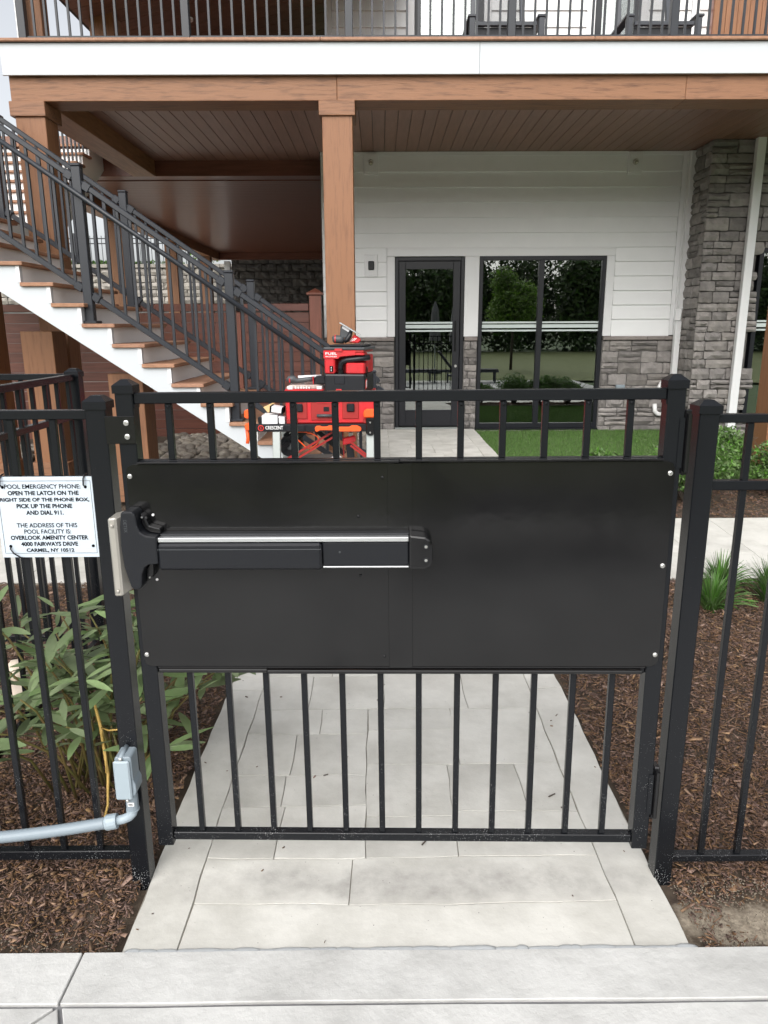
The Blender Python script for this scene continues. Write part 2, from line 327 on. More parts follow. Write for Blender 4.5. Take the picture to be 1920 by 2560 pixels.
def paving(name, x0, x1, y0, y1, border, smin, mat, seed, sides='lr', big=.6, first=None):
    st = struct(name); rng = random.Random(seed); base_slab(st, 'bedding', x0+.002, x1-.002, y0+.002, y1-.002)
    fx0 = x0+border if 'l' in sides else x0; fx1 = x1-border if 'r' in sides else x1
    fy0 = y0+border if 'f' in sides else y0; fy1 = y1-border if 'b' in sides else y1
    L = 1.5
    if 'l' in sides or 'r' in sides:
        ys = [y0]+[y0+L*i for i in range(1, 20) if y0+L*i < y1-.4]+[y1]
        for a, b in zip(ys, ys[1:]):
            if 'l' in sides: slab(st, [(x0, a), (fx0, a), (fx0, b), (x0, b)], .05, mat)
            if 'r' in sides: slab(st, [(fx1, a), (x1, a), (x1, b), (fx1, b)], .05, mat)
    if 'f' in sides or 'b' in sides:
        xs = [fx0]+[fx0+L*i for i in range(1, 20) if fx0+L*i < fx1-.4]+[fx1]
        for a, b in zip(xs, xs[1:]):
            if 'f' in sides: slab(st, [(a, y0), (b, y0), (b, fy0), (a, fy0)], .05, mat)
            if 'b' in sides: slab(st, [(a, fy1), (b, fy1), (b, y1), (a, y1)], .05, mat)
    out = []
    if first:
        for r in first: out.append(r)
        fy0 = max(r[3] for r in first)
    split(fx0, fx1, fy0, fy1, smin, out, rng, big)
    for r in out: slab(st, [(r[0], r[2]), (r[1], r[2]), (r[1], r[3]), (r[0], r[3])], .05, mat, gap=.0014)
    return st
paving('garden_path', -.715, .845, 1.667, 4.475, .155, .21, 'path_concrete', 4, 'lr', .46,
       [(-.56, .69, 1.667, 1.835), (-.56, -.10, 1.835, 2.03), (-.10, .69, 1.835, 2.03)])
paving('cross_path', -4.2, 5.6, 4.48, 5.705, .16, .28, 'path_concrete', 9, 'f', .7)
paving('door_path', -.05, 1.30, 5.71, 10.2, .16, .22, 'path_concrete', 21, 'lr', .5)
# pool deck in front
pd = struct('pool_deck')
MB().box(-6, 6, -2.6, 1.655, -.14, .002).build('bedding', 'joint_filler', pd)
for poly in ([(-6, 1.498), (-.81, 1.498), (-.81, 1.66), (-6, 1.66)], [(-.81, 1.498), (2.6, 1.498), (2.6, 1.66), (-.81, 1.66)], [(2.6, 1.498), (6, 1.498), (6, 1.66), (2.6, 1.66)],
             [(-6, 1.492), (-6, .35), (-1.9, .35), (-.815, 1.492)][::-1], [(-.805, 1.492), (-1.85, .35), (-.30, .35)][::-1], [(-.80, 1.492), (-.25, .35), (2.4, .35), (2.4, 1.492)][::-1], [(2.41, 1.492), (2.41, .35), (6, .35), (6, 1.492)][::-1]):
    slab(pd, poly, .06, 'deck_concrete', gap=.0028, zoff=.012, bevel=.0022, jitter=.0004, wob=.35)
for i in range(6):
    for j in range(2): slab(pd, [(-6+2*i, -2.6+1.47*j), (-4+2*i, -2.6+1.47*j), (-4+2*i, -1.13+1.47*j), (-6+2*i, -1.13+1.47*j)], .06, 'deck_concrete', gap=.003, zoff=.012)
m = MB()
x = -.70
while x < .82:
    w = random.uniform(.03, .13); r = random.uniform(.003, .006)
    m.sphere((x+w/2, 1.666, .002), 1, 10, 5, (w*.6, r*2.2, r*.8)); x += w*random.uniform(.45, .9)
tag(m.build('sealant_bead', 'sealant', None, smooth=True), kind='stuff')

# ------------------------------------------------------------------ clubhouse building
bl = thing('clubhouse_building', 'two storey clubhouse with white lap siding, grey stone base and dark framed door', 'building', (1.6, 10.3, .2))
YW = 10.3
wall = MB()
for r in ((-.75, .19, .1, 2.56), (1.16, 1.32, .1, 2.56), (3.04, 4.03, .1, 2.56), (-.75, 4.03, 2.56, 3.83), (1.32, 3.04, .1, .265)):
    wall.box(r[0], r[1], YW+.04, YW+.22, r[2], r[3])
wall.box(-.75, -.55, YW+.22, 21.6, .1, 3.6)
wallo = wall.build('wall', 'mortar', bl)
room = MB().box(.0, 9, YW+.22, 15, .15, .26).box(.0, 9, 15, 15.1, .15, 3.8).box(-.1, 0, YW+.22, 15, .15, 3.8).box(.0, 9, YW+.22, 15, 3.7, 3.8).box(9, 9.1, 9.9, 15, .15, 3.8).build('room', 'room_dark', bl)
sid = MB().box(-.74, .11, YW+.02, YW+.039, 1.52, 2.66).box(3.12, 3.92, YW+.02, YW+.039, 1.52, 2.66).box(-.74, 3.92, YW+.02, YW+.039, 2.66, 3.81).build('siding', 'white_paint', bl)
def lap(par, x0, x1, z0, z1, y):
    MB().prism([(x0, y+.016, z0), (x0, y-.018, z0), (x0, y+.006, z1+.004), (x0, y+.016, z1+.004)], (x1-x0, 0, 0)).build('siding_board', 'white_paint', par, .0015)
zs = [1.522, 1.732, 1.917, 2.102, 2.289, 2.473, 2.651, 2.835, 3.023, 3.207, 3.388, 3.575, 3.767]
for a, b in zip(zs, zs[1:]):
    if a < 2.64:
        b_ = min(b, 2.651)
        lap(sid, -.74, .104, a, b_, YW); lap(sid, 3.134, 3.915, a, b_, YW)
    else: lap(sid, -.74, 3.915, a, b, YW)
box('frieze_board', 'white_trim', sid, -.74, 3.915, YW-.008, YW+.016, 3.772, 3.815, .002)
# corner boards, casings
for x0, x1, y0 in ((3.918, 3.975, -.012), (3.975, 4.02, -.03)): box('corner_board', 'white_trim', bl, x0, x1, YW+y0, YW+.03, 1.52, 3.815, .003)
cas = box('casing', 'white_trim', bl, .108, 3.13, YW-.016, YW+.03, 2.545, 2.654, .003)
box('casing', 'white_trim', bl, .108, 3.13, YW-.024, YW-.0165, 2.636, 2.658, .002)
box('casing', 'white_trim', bl, .108, .212, YW-.016, YW+.03, 1.512, 2.543, .003)
box('casing', 'white_trim', bl, 1.142, 1.333, YW-.016, YW+.03, 1.512, 2.543, .003)
box('casing', 'white_trim', bl, 3.022, 3.13, YW-.016, YW+.03, 1.512, 2.543, .003)
for x0, x1 in ((-.74, .10), (3.14, 3.915)): box('sill_trim', 'white_trim', bl, x0, x1, YW-.02, YW+.016, 1.500, 1.5225, .002)
# stone water table caps
for xs_ in ((-.74, -.28, .205), (1.148, 1.328), (3.03, 3.62, 3.86, 4.02)):
    for a, b in zip(xs_, xs_[1:]): box('cap_stone', 'cap_stone', bl, a+.002, b-.002, YW-.055, YW+.02, 1.458, 1.508, .006)
# stones
STV = []
for k in range(10):
    m = bpy.data.meshes.new('stone'); b = bmesh.new(); bmesh.ops.create_cube(b, size=1.)
    bmesh.ops.subdivide_edges(b, edges=[e for e in b.edges if abs(e.verts[0].co.x-e.verts[1].co.x) > .5], cuts=3, use_grid_fill=True)
    bmesh.ops.subdivide_edges(b, edges=[e for e in b.edges if abs(e.verts[0].co.z-e.verts[1].co.z) > .5], cuts=1, use_grid_fill=True)
    for v in b.verts:
        ex = abs(v.co.x) > .49; ez = abs(v.co.z) > .49
        if v.co.y < -.4:
            v.co.y += random.uniform(-.25, .2) + (.35 if (ex or ez) else 0)
        if ez: v.co.z += random.uniform(-.07, .05)*(1 if v.co.z > 0 else -1)
        if ex: v.co.x += random.uniform(-.025, .015)*(1 if v.co.x > 0 else -1)
    bmesh.ops.bevel(b, geom=[e for e in b.edges if e.is_boundary or len(e.link_faces) == 2 and e.calc_face_angle(0) > .9], offset=.05, segments=1, affect='EDGES')
    b.to_mesh(m); b.free(); setmat(m, 'stone'); STV.append(m)
def stones(par, x0, x1, z0, z1, y, rng, side=False, holes=(), wmin=.16, wmax=.42, hs_=(.085, .12, .15, .105)):
    z = z0
    while z < z1-.03:
        h = rng.choice(hs_)*rng.uniform(.88, 1.1)
        if z+h > z1-.05: h = z1-z
        x = x0-(rng.random()*.12 if not side else 0)
        while x < x1-.01:
            w = rng.uniform(wmin, wmax)
            if x+w > x1-.07: w = x1-x
            a = max(x, x0); w2 = x+w-a
            subs = [(z, h)] if h < .12 or rng.random() < .6 else [(z, h*.48), (z+h*.48, h*.52)]
            for zz, hh in subs:
                if w2 > .03 and not any(hx0 < a+w2/2 < hx1 and hz0 < zz+hh/2 < hz1 for hx0, hx1, hz0, hz1 in holes):
                    d = rng.uniform(.042, .066) if not side else .04
                    if side: put('stone', rng.choice(STV), par, (y, a+w2/2, zz+hh/2), (0, 0, -R(90)), (w2-.009, d, hh-.009))
                    else: put('stone', rng.choice(STV), par, (a+w2/2, y, zz+hh/2), (0, rng.choice((0, R(180))), 0), (w2-.009, d, hh-.009))
            x += w
        z += h
rs = random.Random(3)
sw = box('stone_wall', 'mortar', bl, -.75, .205, YW+.005, YW+.038, .2, 1.455); sw2 = box('stone_wall', 'mortar', bl, 1.145, 1.33, YW+.005, YW+.038, .2, 1.455); sw3 = box('stone_wall', 'mortar', bl, 3.028, 4.02, YW+.005, YW+.038, .15, 1.455); sw4 = box('stone_wall', 'mortar', bl, 1.332, 3.026, YW+.005, YW+.038, .15, .262)
stones(sw, -.74, .20, .22, 1.455, YW-.005, rs); stones(sw2, 1.15, 1.328, .27, 1.455, YW-.005, rs, wmin=.07, wmax=.13); stones(sw3, 3.035, 4.02, .19, 1.455, YW-.005, rs)
stones(sw4, 1.33, 3.025, .185, .262, YW-.005, rs, wmin=.2, wmax=.45)
YB = 9.7
sp = MB().box(4.06, 4.72, YB+.03, YW+.3, .1, 3.82).box(4.72, 9, YB+.03, YB+.2, 2.62, 3.82).box(4.72, 9, YB+.03, YB+.2, .1, .36).build('stone_pillar', 'mortar', bl)
stones(sp, 4.03, 5.5, .2, 3.82, YB, rs, holes=((4.75, 6, .38, 2.6),), wmin=.15, wmax=.42, hs_=(.10, .125, .15, .115))
stones(sp, YB+.03, YW-.02, .2, 3.82, 4.05, rs, True, wmin=.15, wmax=.3, hs_=(.11, .14, .16))
# door
dr = MB().box(.216, .262, YW-.008, YW+.06, .282, 2.536).box(1.092, 1.138, YW-.008, YW+.06, .282, 2.536).box(.262, 1.092, YW-.008, YW+.06, 2.49, 2.536).build('door_frame', 'frame_metal', bl, .003)
dl = MB().box(.268, .357, YW+.01, YW+.05, .30, 2.484).box(.992, 1.086, YW+.01, YW+.05, .30, 2.484).box(.357, .992, YW+.01, YW+.05, 2.385, 2.484).box(.357, .992, YW+.01, YW+.05, .30, .522).build('door', 'frame_metal', bl, .003)
box('pane', 'window_glass', dl, .357, .992, YW+.028, YW+.034, .522, 2.385)
for z0, z1 in ((1.577, 1.599), (1.622, 1.668), (1.683, 1.706)): box('frosted_stripe', 'frost', dl, .358, .991, YW+.0255, YW+.0275, z0, z1)
box('handle', 'black_gloss', dl, 1.02, 1.035, YW-.03, YW-.012, 1.32, 1.72, .004); MB().tube([(1.04, YW+.012, 1.12), (1.04, YW-.012, 1.12)], .018, 12).build('lock', 'zinc', dl)
box('threshold', 'aluminium', bl, .21, 1.14, YW-.04, YW+.06, .262, .2805, .003)
# big window
wf = MB().box(1.337, 1.387, YW-.008, YW+.06, .27, 2.545).box(2.968, 3.018, YW-.008, YW+.06, .27, 2.545).box(1.387, 2.968, YW-.008, YW+.06, 2.492, 2.545).box(1.387, 2.968, YW-.008, YW+.06, .27, .335).box(2.128, 2.20, YW-.006, YW+.055, .335, 2.492).build('window_frame', 'frame_metal', bl, .003)
for a, b in ((1.387, 2.128), (2.20, 2.968)):
    box('pane', 'window_glass', wf, a, b, YW+.028, YW+.034, .335, 2.492)
    for z0, z1 in ((1.577, 1.599), (1.622, 1.668), (1.683, 1.706)): box('frosted_stripe', 'frost', wf, a+.001, b-.001, YW+.0255, YW+.0275, z0, z1)
box('sill', 'frame_metal', bl, 1.32, 3.03, YW-.05, YW+.05, .248, .268, .004)
w2 = MB().box(4.755, 4.81, YB, YB+.08, .40, 2.58).box(4.81, 6.4, YB, YB+.08, 2.52, 2.58).box(4.81, 6.4, YB, YB+.08, .40, .46).build('window_frame', 'frame_metal', bl, .003)
box('pane', 'window_glass', w2, 4.81, 6.4, YB+.03, YB+.036, .46, 2.52)
for z0, z1 in ((1.577, 1.599), (1.622, 1.668), (1.683, 1.706)): box('frosted_stripe', 'frost', w2, 4.811, 6.39, YB+.026, YB+.0285, z0, z1)
# wall lights on blocks, card reader, pipes
for x0 in (-.19, 3.20):
    lb = box('lamp_block', 'white_trim', bl, x0, x0+.19, YW-.035, YW-.002, 3.54, 3.80, .004)
    box('lamp_plate', 'white_trim', lb, x0+.022, x0+.168, YW-.045, YW-.0355, 3.562, 3.78, .003)
    xc = x0+.095; MB().tube([(xc, YW-.045, 3.68), (xc, YW-.06, 3.68), (xc, YW-.075, 3.674)], [.036, .036, .03], 14).build('lamp', 'stainless', lb); MB().sphere((xc, YW-.078, 3.668), .024).build('lens', 'lens_glass', lb, smooth=True)
rb_ = box('reader_block', 'white_trim', bl, -.189, -.015, YW-.03, YW-.002, 2.287, 2.57, .004)
box('reader_plate', 'white_trim', rb_, -.17, -.034, YW-.038, YW-.0305, 2.31, 2.55, .003); box('card_reader', 'black_plastic', rb_, -.14, -.062, YW-.06, YW-.0385, 2.372, 2.484, .008)
def spout(pts, w, d):
    m = MB()
    for a, b in zip(pts, pts[1:]): m.bar(a, b, w, d)
    return m.build('downspout', 'white_trim', bl, .006)
spout([(4.58, YB-.07, 3.82), (4.58, YB-.07, .32), (4.58, YB-.13, .18)], .105, .075)
box('strap', 'white_trim', bl, 4.515, 4.645, YB-.112, YB-.09, .30, .34)
spout([(4.025, YW-.07, 3.80), (4.025, YW-.07, 1.86), (3.995, YW-.11, 1.70), (3.995, YW-.11, .20)], .075, .075)
MB().tube([(3.88, YW-.02, .86), (3.86, YW-.06, .875), (3.83, YW-.08, .83), (3.82, YW-.08, .76)], .03, 10).build('vent_pipe', 'pvc_white', bl, smooth=True)
MB().tube([(3.79, YW-.07, .60), (3.80, YW-.07, .50), (3.84, YW-.07, .46), (3.93, YW-.06, .455)], .03, 10).build('vent_pipe', 'pvc_white', bl, smooth=True)
box('outlet_box', 'pvc_grey', bl, 3.24, 3.36, YW-.08, YW-.03, .80, .86, .006)

# upper floor
uw = MB().box(-.62, 6.5, YW+.03, YW+.2, 4.03, 7.6).build('upper_wall', 'white_paint', bl)
for k in range(9):
    z0 = 4.31+.183*(k-1)
    for a, b in ((-.56, .36), (1.4, 2.58), (3.34, 3.86), (3.97, 4.08)): lap(uw, a, b, max(z0, 4.04), z0+.183, YW+.012)
for a, b in ((-.645, -.565), (.36, .455), (1.31, 1.40), (2.58, 2.68), (3.24, 3.335), (3.87, 3.965)): box('trim', 'white_trim', bl, a, b, YW-.012, YW+.05, 4.04, 6.6, .003)
for a, b in ((.46, 1.305), (2.685, 3.235)):
    sdo = MB().box(a, a+.075, YW-.01, YW+.05, 4.04, 6.3).box(b-.075, b, YW-.01, YW+.05, 4.04, 6.3).box(a+.075, b-.075, YW-.01, YW+.05, 6.22, 6.3).box(a+.075, b-.075, YW-.01, YW+.05, 4.04, 4.12).build('sliding_door', 'frame_metal', bl, .003)
    box('pane', 'upper_glass', sdo, a+.075, b-.075, YW+.018, YW+.024, 4.12, 6.22)
for i in range(9): box('wood_plank', 'wood_z', bl, 4.09+.145*i, 4.231+.145*i, YW-.14, YW-.11, 4.04, 6.6, .003)
MB().box(4.085, 6, YW-.11, YW+.03, 4.04, 6.6).build('wood_core', 'soffit_x', bl)

# ------------------------------------------------------------------ raised deck
dk = thing('raised_deck', 'upper deck on brown timber columns with white fascia band and black railing', 'deck', (.5, 7.2, .2))
MB().box(-3.3, 6.4, 7.328, 10.3, 3.86, 4.06).box(-5.2, -.78, 10.3, 21.4, 3.86, 4.0).build('deck_floor', 'soffit_y', dk)
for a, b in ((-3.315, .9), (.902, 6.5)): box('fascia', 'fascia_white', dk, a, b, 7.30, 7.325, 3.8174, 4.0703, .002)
for a, b in ((-3.6, -.5), (-.498, 1.9), (1.902, 6.4)): box('nosing', 'tread', dk, a, b, 7.265, 7.46, 4.0744, 4.1012, .005)
box('trim', 'grey_plastic', dk, -3.315, 6.5, 7.293, 7.33, 4.0703, 4.0739)
for a, b in ((-3.285, -.367), (-.365, 2.765), (2.767, 6.4)): box('beam', 'wood_x', dk, a, b, 7.35, 7.67, 3.62, 3.8565, .004)
def column(x0, x1, y0, z0, capx, cap=True, plinth=False):
    box('column', 'wood_z', dk, x0, x1, y0, y0+(x1-x0), z0, 3.495, .004)
    if cap: box('column_cap', 'wood_x', dk, capx[0], capx[1], y0-.022, y0+.345, 3.496, 3.619, .004)
    if plinth: box('plinth', 'wood_x', dk, x0-.035, x1+.035, y0-.035, y0+(x1-x0)+.035, z0, z0+.13, .005)
column(-.506, -.232, 7.352, .2, (-.533, -.207)); column(-3.267, -3.0, 7.352, .2, (-3.303, -2.985)); column(3.875, 4.15, 7.352, .26, (3.845, 4.18), plinth=True)
MB().box(-3.3, -3.0, 7.672, 10.79, 3.622, 3.856).build('beam', 'wood_y', dk, .004)
MB().box(-5.0, -.76, 10.792, 11.08, 3.626, 3.856).build('beam', 'soffit_x', dk, .004)
# ceiling boards under the deck, one by one
x = -2.99
while x < 6.2:
    y1 = 10.785 if x < -.8 else (10.295 if x < 4.0 else 9.70)
    box('soffit_board', 'soffit_y', dk, x, x+.1345, 7.50, y1, 3.817, 3.835, .0025); x += .1395
MB().box(-3, 6.3, 7.4, 10.8, 3.836, 3.858).build('ceiling_backing', 'room_dark', dk)
# breezeway ceiling behind (boards too fine to pick apart singly)
m = MB(); y = 11.08
while y < 21.3: m.box(-4.45, -.76, y, y+.134, 3.615, 3.632); y += .1395
tag(m.build('ceiling_boards', 'soffit_x', dk), kind='stuff')
MB().box(-4.5, -.76, 11.08, 21.4, 3.634, 3.66).build('ceiling_backing', 'room_dark', dk)
MB().box(-4.62, -4.34, 11.08, 21.4, 3.42, 3.62).build('beam', 'wood_y', dk, .004); MB().box(-4.34, -.76, 21.2, 21.4, 3.43, 3.613).build('beam', 'soffit_x', dk, .004)
for y in (13.4, 16.8, 20.1): box('column', 'wood_z', dk, -4.6, -4.35, y, y+.25, .2, 3.418, .004)
# deck railing
rl = box('bottom_rail', 'rail_metal', dk, -3.14, 6.6, 7.39, 7.425, 4.133, 4.156, .003)
box('top_rail', 'rail_metal', dk, -3.14, 6.6, 7.38, 7.435, 5.10, 5.14, .004)
for i in range(7):
    px_ = -3.135+1.441*i; box('railing_post', 'rail_metal', dk, px_-.035, px_+.035, 7.375, 7.445, 4.102, 5.18, .004)
    box('post_base', 'rail_metal', dk, px_-.055, px_+.055, 7.355, 7.465, 4.1025, 4.122, .003)
    for j in range(1, 14): box('baluster', 'rail_metal', dk, px_+.103*j-.0095, px_+.103*j+.0095, 7.398, 7.417, 4.1565, 5.0995)
# porch roof on the upper left
m = MB(); a = math.tan(R(15.5))
def roof_z(x): return 4.95+(x+3.3)*a*.78
for k in range(18):
    y0 = 7.4+.27*k
    MB().hexa([(-3.28, y0, roof_z(-3.28)), (.4, y0, roof_z(.4)), (.4, y0+.262, roof_z(.4)), (-3.28, y0+.262, roof_z(-3.28)), (-3.28, y0, roof_z(-3.28)+.02), (.4, y0, roof_z(.4)+.02), (.4, y0+.262, roof_z(.4)+.02), (-3.28, y0+.262, roof_z(-3.28)+.02)]).build('roof_board', 'roof_brown', dk, .003)
for k in range(34):
    y0 = 12.27+.13*k
    MB().hexa([(-3.28, y0, roof_z(-3.28)), (-.6, y0, roof_z(-.6)), (-.6, y0+.127, roof_z(-.6)), (-3.28, y0+.127, roof_z(-3.28)), (-3.28, y0+.02, roof_z(-3.28)+.02), (-.6, y0+.02, roof_z(-.6)+.02), (-.6, y0+.127, roof_z(-.6)+.012), (-3.28, y0+.127, roof_z(-3.28)+.012)]).build('roof_board', 'vinyl_beige', dk, .0015)
MB().hexa([(-3.33, 7.3, roof_z(-3.33)+.03), (.4, 7.3, roof_z(.4)+.03), (.4, 17, roof_z(.4)+.03), (-3.33, 17, roof_z(-3.33)+.03), (-3.33, 7.3, roof_z(-3.33)+.25), (.4, 7.3, roof_z(.4)+.25), (.4, 17, roof_z(.4)+.25), (-3.33, 17, roof_z(-3.33)+.25)]).build('roof', 'room_dark', dk)
for x_, y_ in ((-1.15, 13.6), (-2.25, 9.9)): MB().tube([(x_, y_, roof_z(x_)-.012), (x_, y_, roof_z(x_)+.01)], .075, 16).build('ceiling_light', 'pvc_white', dk)
MB().box(-3.3, -.62, 16.6, 16.8, 4.0, 7).build('porch_wall', 'soffit_x', dk)
MB().box(-3.23, -3.165, 7.5, 7.6, 4.03, 6.4).build('white_post', 'white_trim', dk); box('porch_post', 'wood_z', dk, -3.16, -3.0, 7.5, 7.66, 4.03, 6.4, .004)
box('porch_post', 'wood_z', dk, -3.2, -2.93, 9.3, 9.57, 4.03, 6.4, .004)
for y in (11.2, 13.4): box('porch_post', 'wood_z', dk, -3.3, -3.1, y, y+.2, 4.03, 6.4, .004)

print('stones', sum(1 for o in bpy.data.objects if o.name.startswith('stone') and o.parent and o.parent.name.startswith('stone_')))

# ------------------------------------------------------------------ staircase
st = thing('staircase', 'white outdoor staircase with brown treads and black railings rising to the left', 'staircase', (-1.2, 6.4, .25))
NX = lambda k: -.917-.2126*k
NZ = lambda k: .934+.149*k
Y0, Y1 = 5.75, 7.1
def stringer(y0, y1):
    top = []
    for k in range(-4, 13):                 # walk up the notches, right to left
        top += [(NX(k)-.035, NZ(k)-.03-.149), (NX(k)-.035, NZ(k)-.03)]
    bot = [(NX(12)-.25, NZ(12)-.03), (NX(12)-.25, .698-.67*(NX(12)-.25+1.001)), (-.36, .27), (NX(-4)-.035, .20)]
    return MB().xz(top+bot, y0, y1)
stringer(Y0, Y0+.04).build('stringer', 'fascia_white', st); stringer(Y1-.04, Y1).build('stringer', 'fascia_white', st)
for k in range(-4, 13):
    MB().prism([(NX(k)-.2126-.035, Y0-.028, NZ(k)-.0285), (NX(k), Y0-.028, NZ(k)-.0285), (NX(k), Y1+.028, NZ(k)-.0285), (NX(k)-.2126-.035, Y1+.028, NZ(k)-.0285)], (0, 0, .0285)).build('tread', 'tread', st, .004)
    MB().box(NX(k)-.053, NX(k)-.036, Y0+.041, Y1-.041, NZ(k)-.147, NZ(k)-.0295).build('riser', 'white_paint', st, .001)
    box('end_trim', 'white_trim', st, NX(k)-.062, NX(k)-.034, Y0-.006, Y0-.0005, NZ(k)-.147, NZ(k)-.03, .0008)
MB().box(-5.2, NX(12)-.255, Y0, 8.55, NZ(12)-.03, NZ(12)).build('landing', 'tread', st); MB().box(-5.2, NX(12)-.255, Y0, 8.5, NZ(12)-.3, NZ(12)-.032).build('landing_band', 'white_paint', st)
ZT = lambda x: 1.483-.6955*(x+.429)
ZF = lambda x: 1.987-.692*(x+1.186)
def railing(y, zf, posts, x0, x1, hand):
    m = MB().bar((x0, y, zf(x0)-.02), (x1, y, zf(x1)-.02), .045, .04); tr = m.build('top_rail', 'rail_metal', st, .006)
    MB().bar((x0, y, zf(x0)-.80), (x1, y, zf(x1)-.80), .035, .04).build('bottom_rail', 'rail_metal', st, .004)
    if hand:
        MB().tube([(x0, y-.06, zf(x0)-.112), (x1, y-.06, zf(x1)-.112)], .018, 10).build('hand_rail', 'rail_metal', st, smooth=True)
    for px_ in posts:
        k = round((-.917-px_)/.2126-.45); zb = max(NZ(math.floor((NX(0)-px_)/.2126)), .27)
        zt = zf(px_)+.075
        po = box('railing_post', 'rail_metal', st, px_-.033, px_+.033, y-.033, y+.033, round(zb, 3), round(zt, 3), .004)
        box('post_base', 'rail_metal', st, px_-.06, px_+.06, y-.06, y+.06, round(zb, 3)+.0005, round(zb, 3)+.022, .004)
        box('post_cap', 'rail_metal', st, px_-.037, px_+.037, y-.037, y+.037, round(zt, 3)+.0005, round(zt, 3)+.02, .006)
        for sgn in (-1, 1):
            for dz in (-.022, -.80):
                xx = px_+sgn*.05; MB().bar((px_+sgn*.034, y, zf(px_+sgn*.034)+dz), (px_+sgn*.085, y, zf(px_+sgn*.085)+dz), .055, .06).build('rail_bracket', 'rail_metal', st, .005)
    ps = sorted(posts+[x0-.02, x1+.02])
    for a, b in zip(ps, ps[1:]):
        n = max(1, round((b-a)/.0925)); 
        for j in range(1, n):
            x = a+(b-a)*j/n; MB().box(x-.0095, x+.0095, y-.0095, y+.0095, zf(x)-.79, zf(x)-.035).build('baluster', 'rail_metal', st)
railing(5.83, ZT, [-3.255, -2.19, -1.125, -.06], -3.6, .0, True)
railing(7.03, ZF, [-3.335, -2.255, -1.165, -.1], -3.7, .0, False)
# upper flight beyond the corner column
uf = thing('upper_staircase', 'white upper flight of stairs seen behind the corner column', 'staircase', (-4.3, 9.6, 2.7))
pts = []
for k in range(9):
    y = 8.55+.25*k; z = NZ(12)+.149*(k+1)
    box('tread', 'tread', uf, -5.1, -3.66, y-.03, y+.25, z-.029, z, .004); box('riser', 'white_paint', uf, -5.1, -3.70, y, y+.018, z-.148, z-.03)
    pts += [(y+.0, z-.149-.03), (y+.0, z-.03)]
pts += [(8.55+2.25, NZ(12)+.149*9-.03), (8.55+2.25, NZ(12)+.149*9-.36), (8.9, NZ(12)-.2), (8.55, NZ(12)-.2)]
MB().prism([(-3.73, y, z) for y, z in pts], (.04, 0, 0)).build('stringer', 'white_paint', uf)
for x in (-3.72, -5.05):
    MB().bar((x, 8.5, NZ(12)+.95), (x, 10.8, NZ(12)+.95+1.37), .045, .05).build('hand_rail', 'rail_metal', uf)
    for k in range(18): y = 8.56+.125*k; z = NZ(12)+.149*(k//2+1); box('baluster', 'rail_metal', uf, x-.0095, x+.0095, y-.0095, y+.0095, round(z, 3), round(z+.86+.07*(k % 2), 3))
    box('railing_post', 'rail_metal', uf, x-.033, x+.033, 8.45, 8.516, round(NZ(12), 3), round(NZ(12)+1.05, 3), .004)
# timber supports under the stairs
sp_ = thing('stair_supports', 'brown timber posts and boarding in the shade below the stairs', 'posts', (-2.4, 6.6, .25))
for x, y, zt in ((-2.24, 6.2, 1.28), (-3.20, 6.80, 1.62), (-3.72, 6.75, 2.0)):
    p_ = box('post', 'wood_z', sp_, x, x+.285, y, y+.285, .2, zt, .004); box('plinth', 'wood_x', p_, x-.03, x+.315, y-.03, y+.315, .2, .44, .005)

# ------------------------------------------------------------------ behind the porch
pf = thing('privacy_fence', 'brown horizontal board privacy fence with a capped post beside the porch column', 'fence', (-1.6, 9.7, .27))
YF = 9.70
for x0, x1 in ((-4.9, -3.30), (-3.20, -1.86), (-1.745, -.89)):
    box('bottom_board', 'privacy_x', pf, x0, x1, YF+.01, YF+.055, .18, .356, .004)
    for k in range(12): box('board', 'privacy_x', pf, x0, x1, YF+.02, YF+.045, .36+.1225*k, .36+.1225*k+.119, .003)
    box('top_board', 'privacy_x', pf, x0, x1, YF, YF+.065, 1.845, 1.935, .005)
for x0 in (-1.855, -3.297): box('post', 'privacy_z', pf, x0, x0+.10, YF-.01, YF+.07, .27, 1.84, .004)
for k in range(3): box('latch', 'black_gloss', pf, -1.83+.05*k-.022, -1.83+.05*k+.022, YF-.035, YF-.012, 1.82+.02*(k % 2), 1.89, .004)
pp = box('post', 'privacy_z', pf, -.876, -.73, YF-.06, YF+.085, .27, 2.035, .004)
MB().box(-.907, -.70, YF-.09, YF+.115, 2.035, 2.066).build('post_cap', 'privacy_z', pf, .005)
m = MB(); m.v += [(-.895, YF-.08, 2.0665), (-.71, YF-.08, 2.0665), (-.71, YF+.105, 2.0665), (-.895, YF+.105, 2.0665), (-.803, YF+.012, 2.12)]; m.f += [(3, 2, 1, 0), (0, 1, 4), (1, 2, 4), (2, 3, 4), (3, 0, 4)]; m.build('post_cap', 'privacy_z', pf)
rt = thing('retaining_wall', 'rough grey block retaining wall beyond the breezeway columns', 'wall', (-8, 22.6, .2))
MB().box(-14, -4.2, 22.7, 22.95, .1, 3.35).build('backing', 'mortar', rt)
rng = random.Random(5)
def blockwall(par, x0, x1, y, z0, z1, mat, bw=.45, bh=.2):
    z = z0; r = 0
    while z < z1-.05:
        x = x0-(r % 2)*bw/2
        while x < x1:
            a, b = max(x, x0), min(x+bw, x1)
            if b-a > .05: put('block', rng.choice(STV), par, ((a+b)/2, y, z+bh/2), (0, rng.choice((0, R(180))), 0), (b-a-.012, .12, bh-.012)).data.materials.__len__() or None
            x += bw
        z += bh; r += 1
def block_variants(mat):
    out = []
    for s_ in STV[:6]:
        c = s_.copy(); c.name = 'block'; setmat(c, mat); out.append(c)
    return out
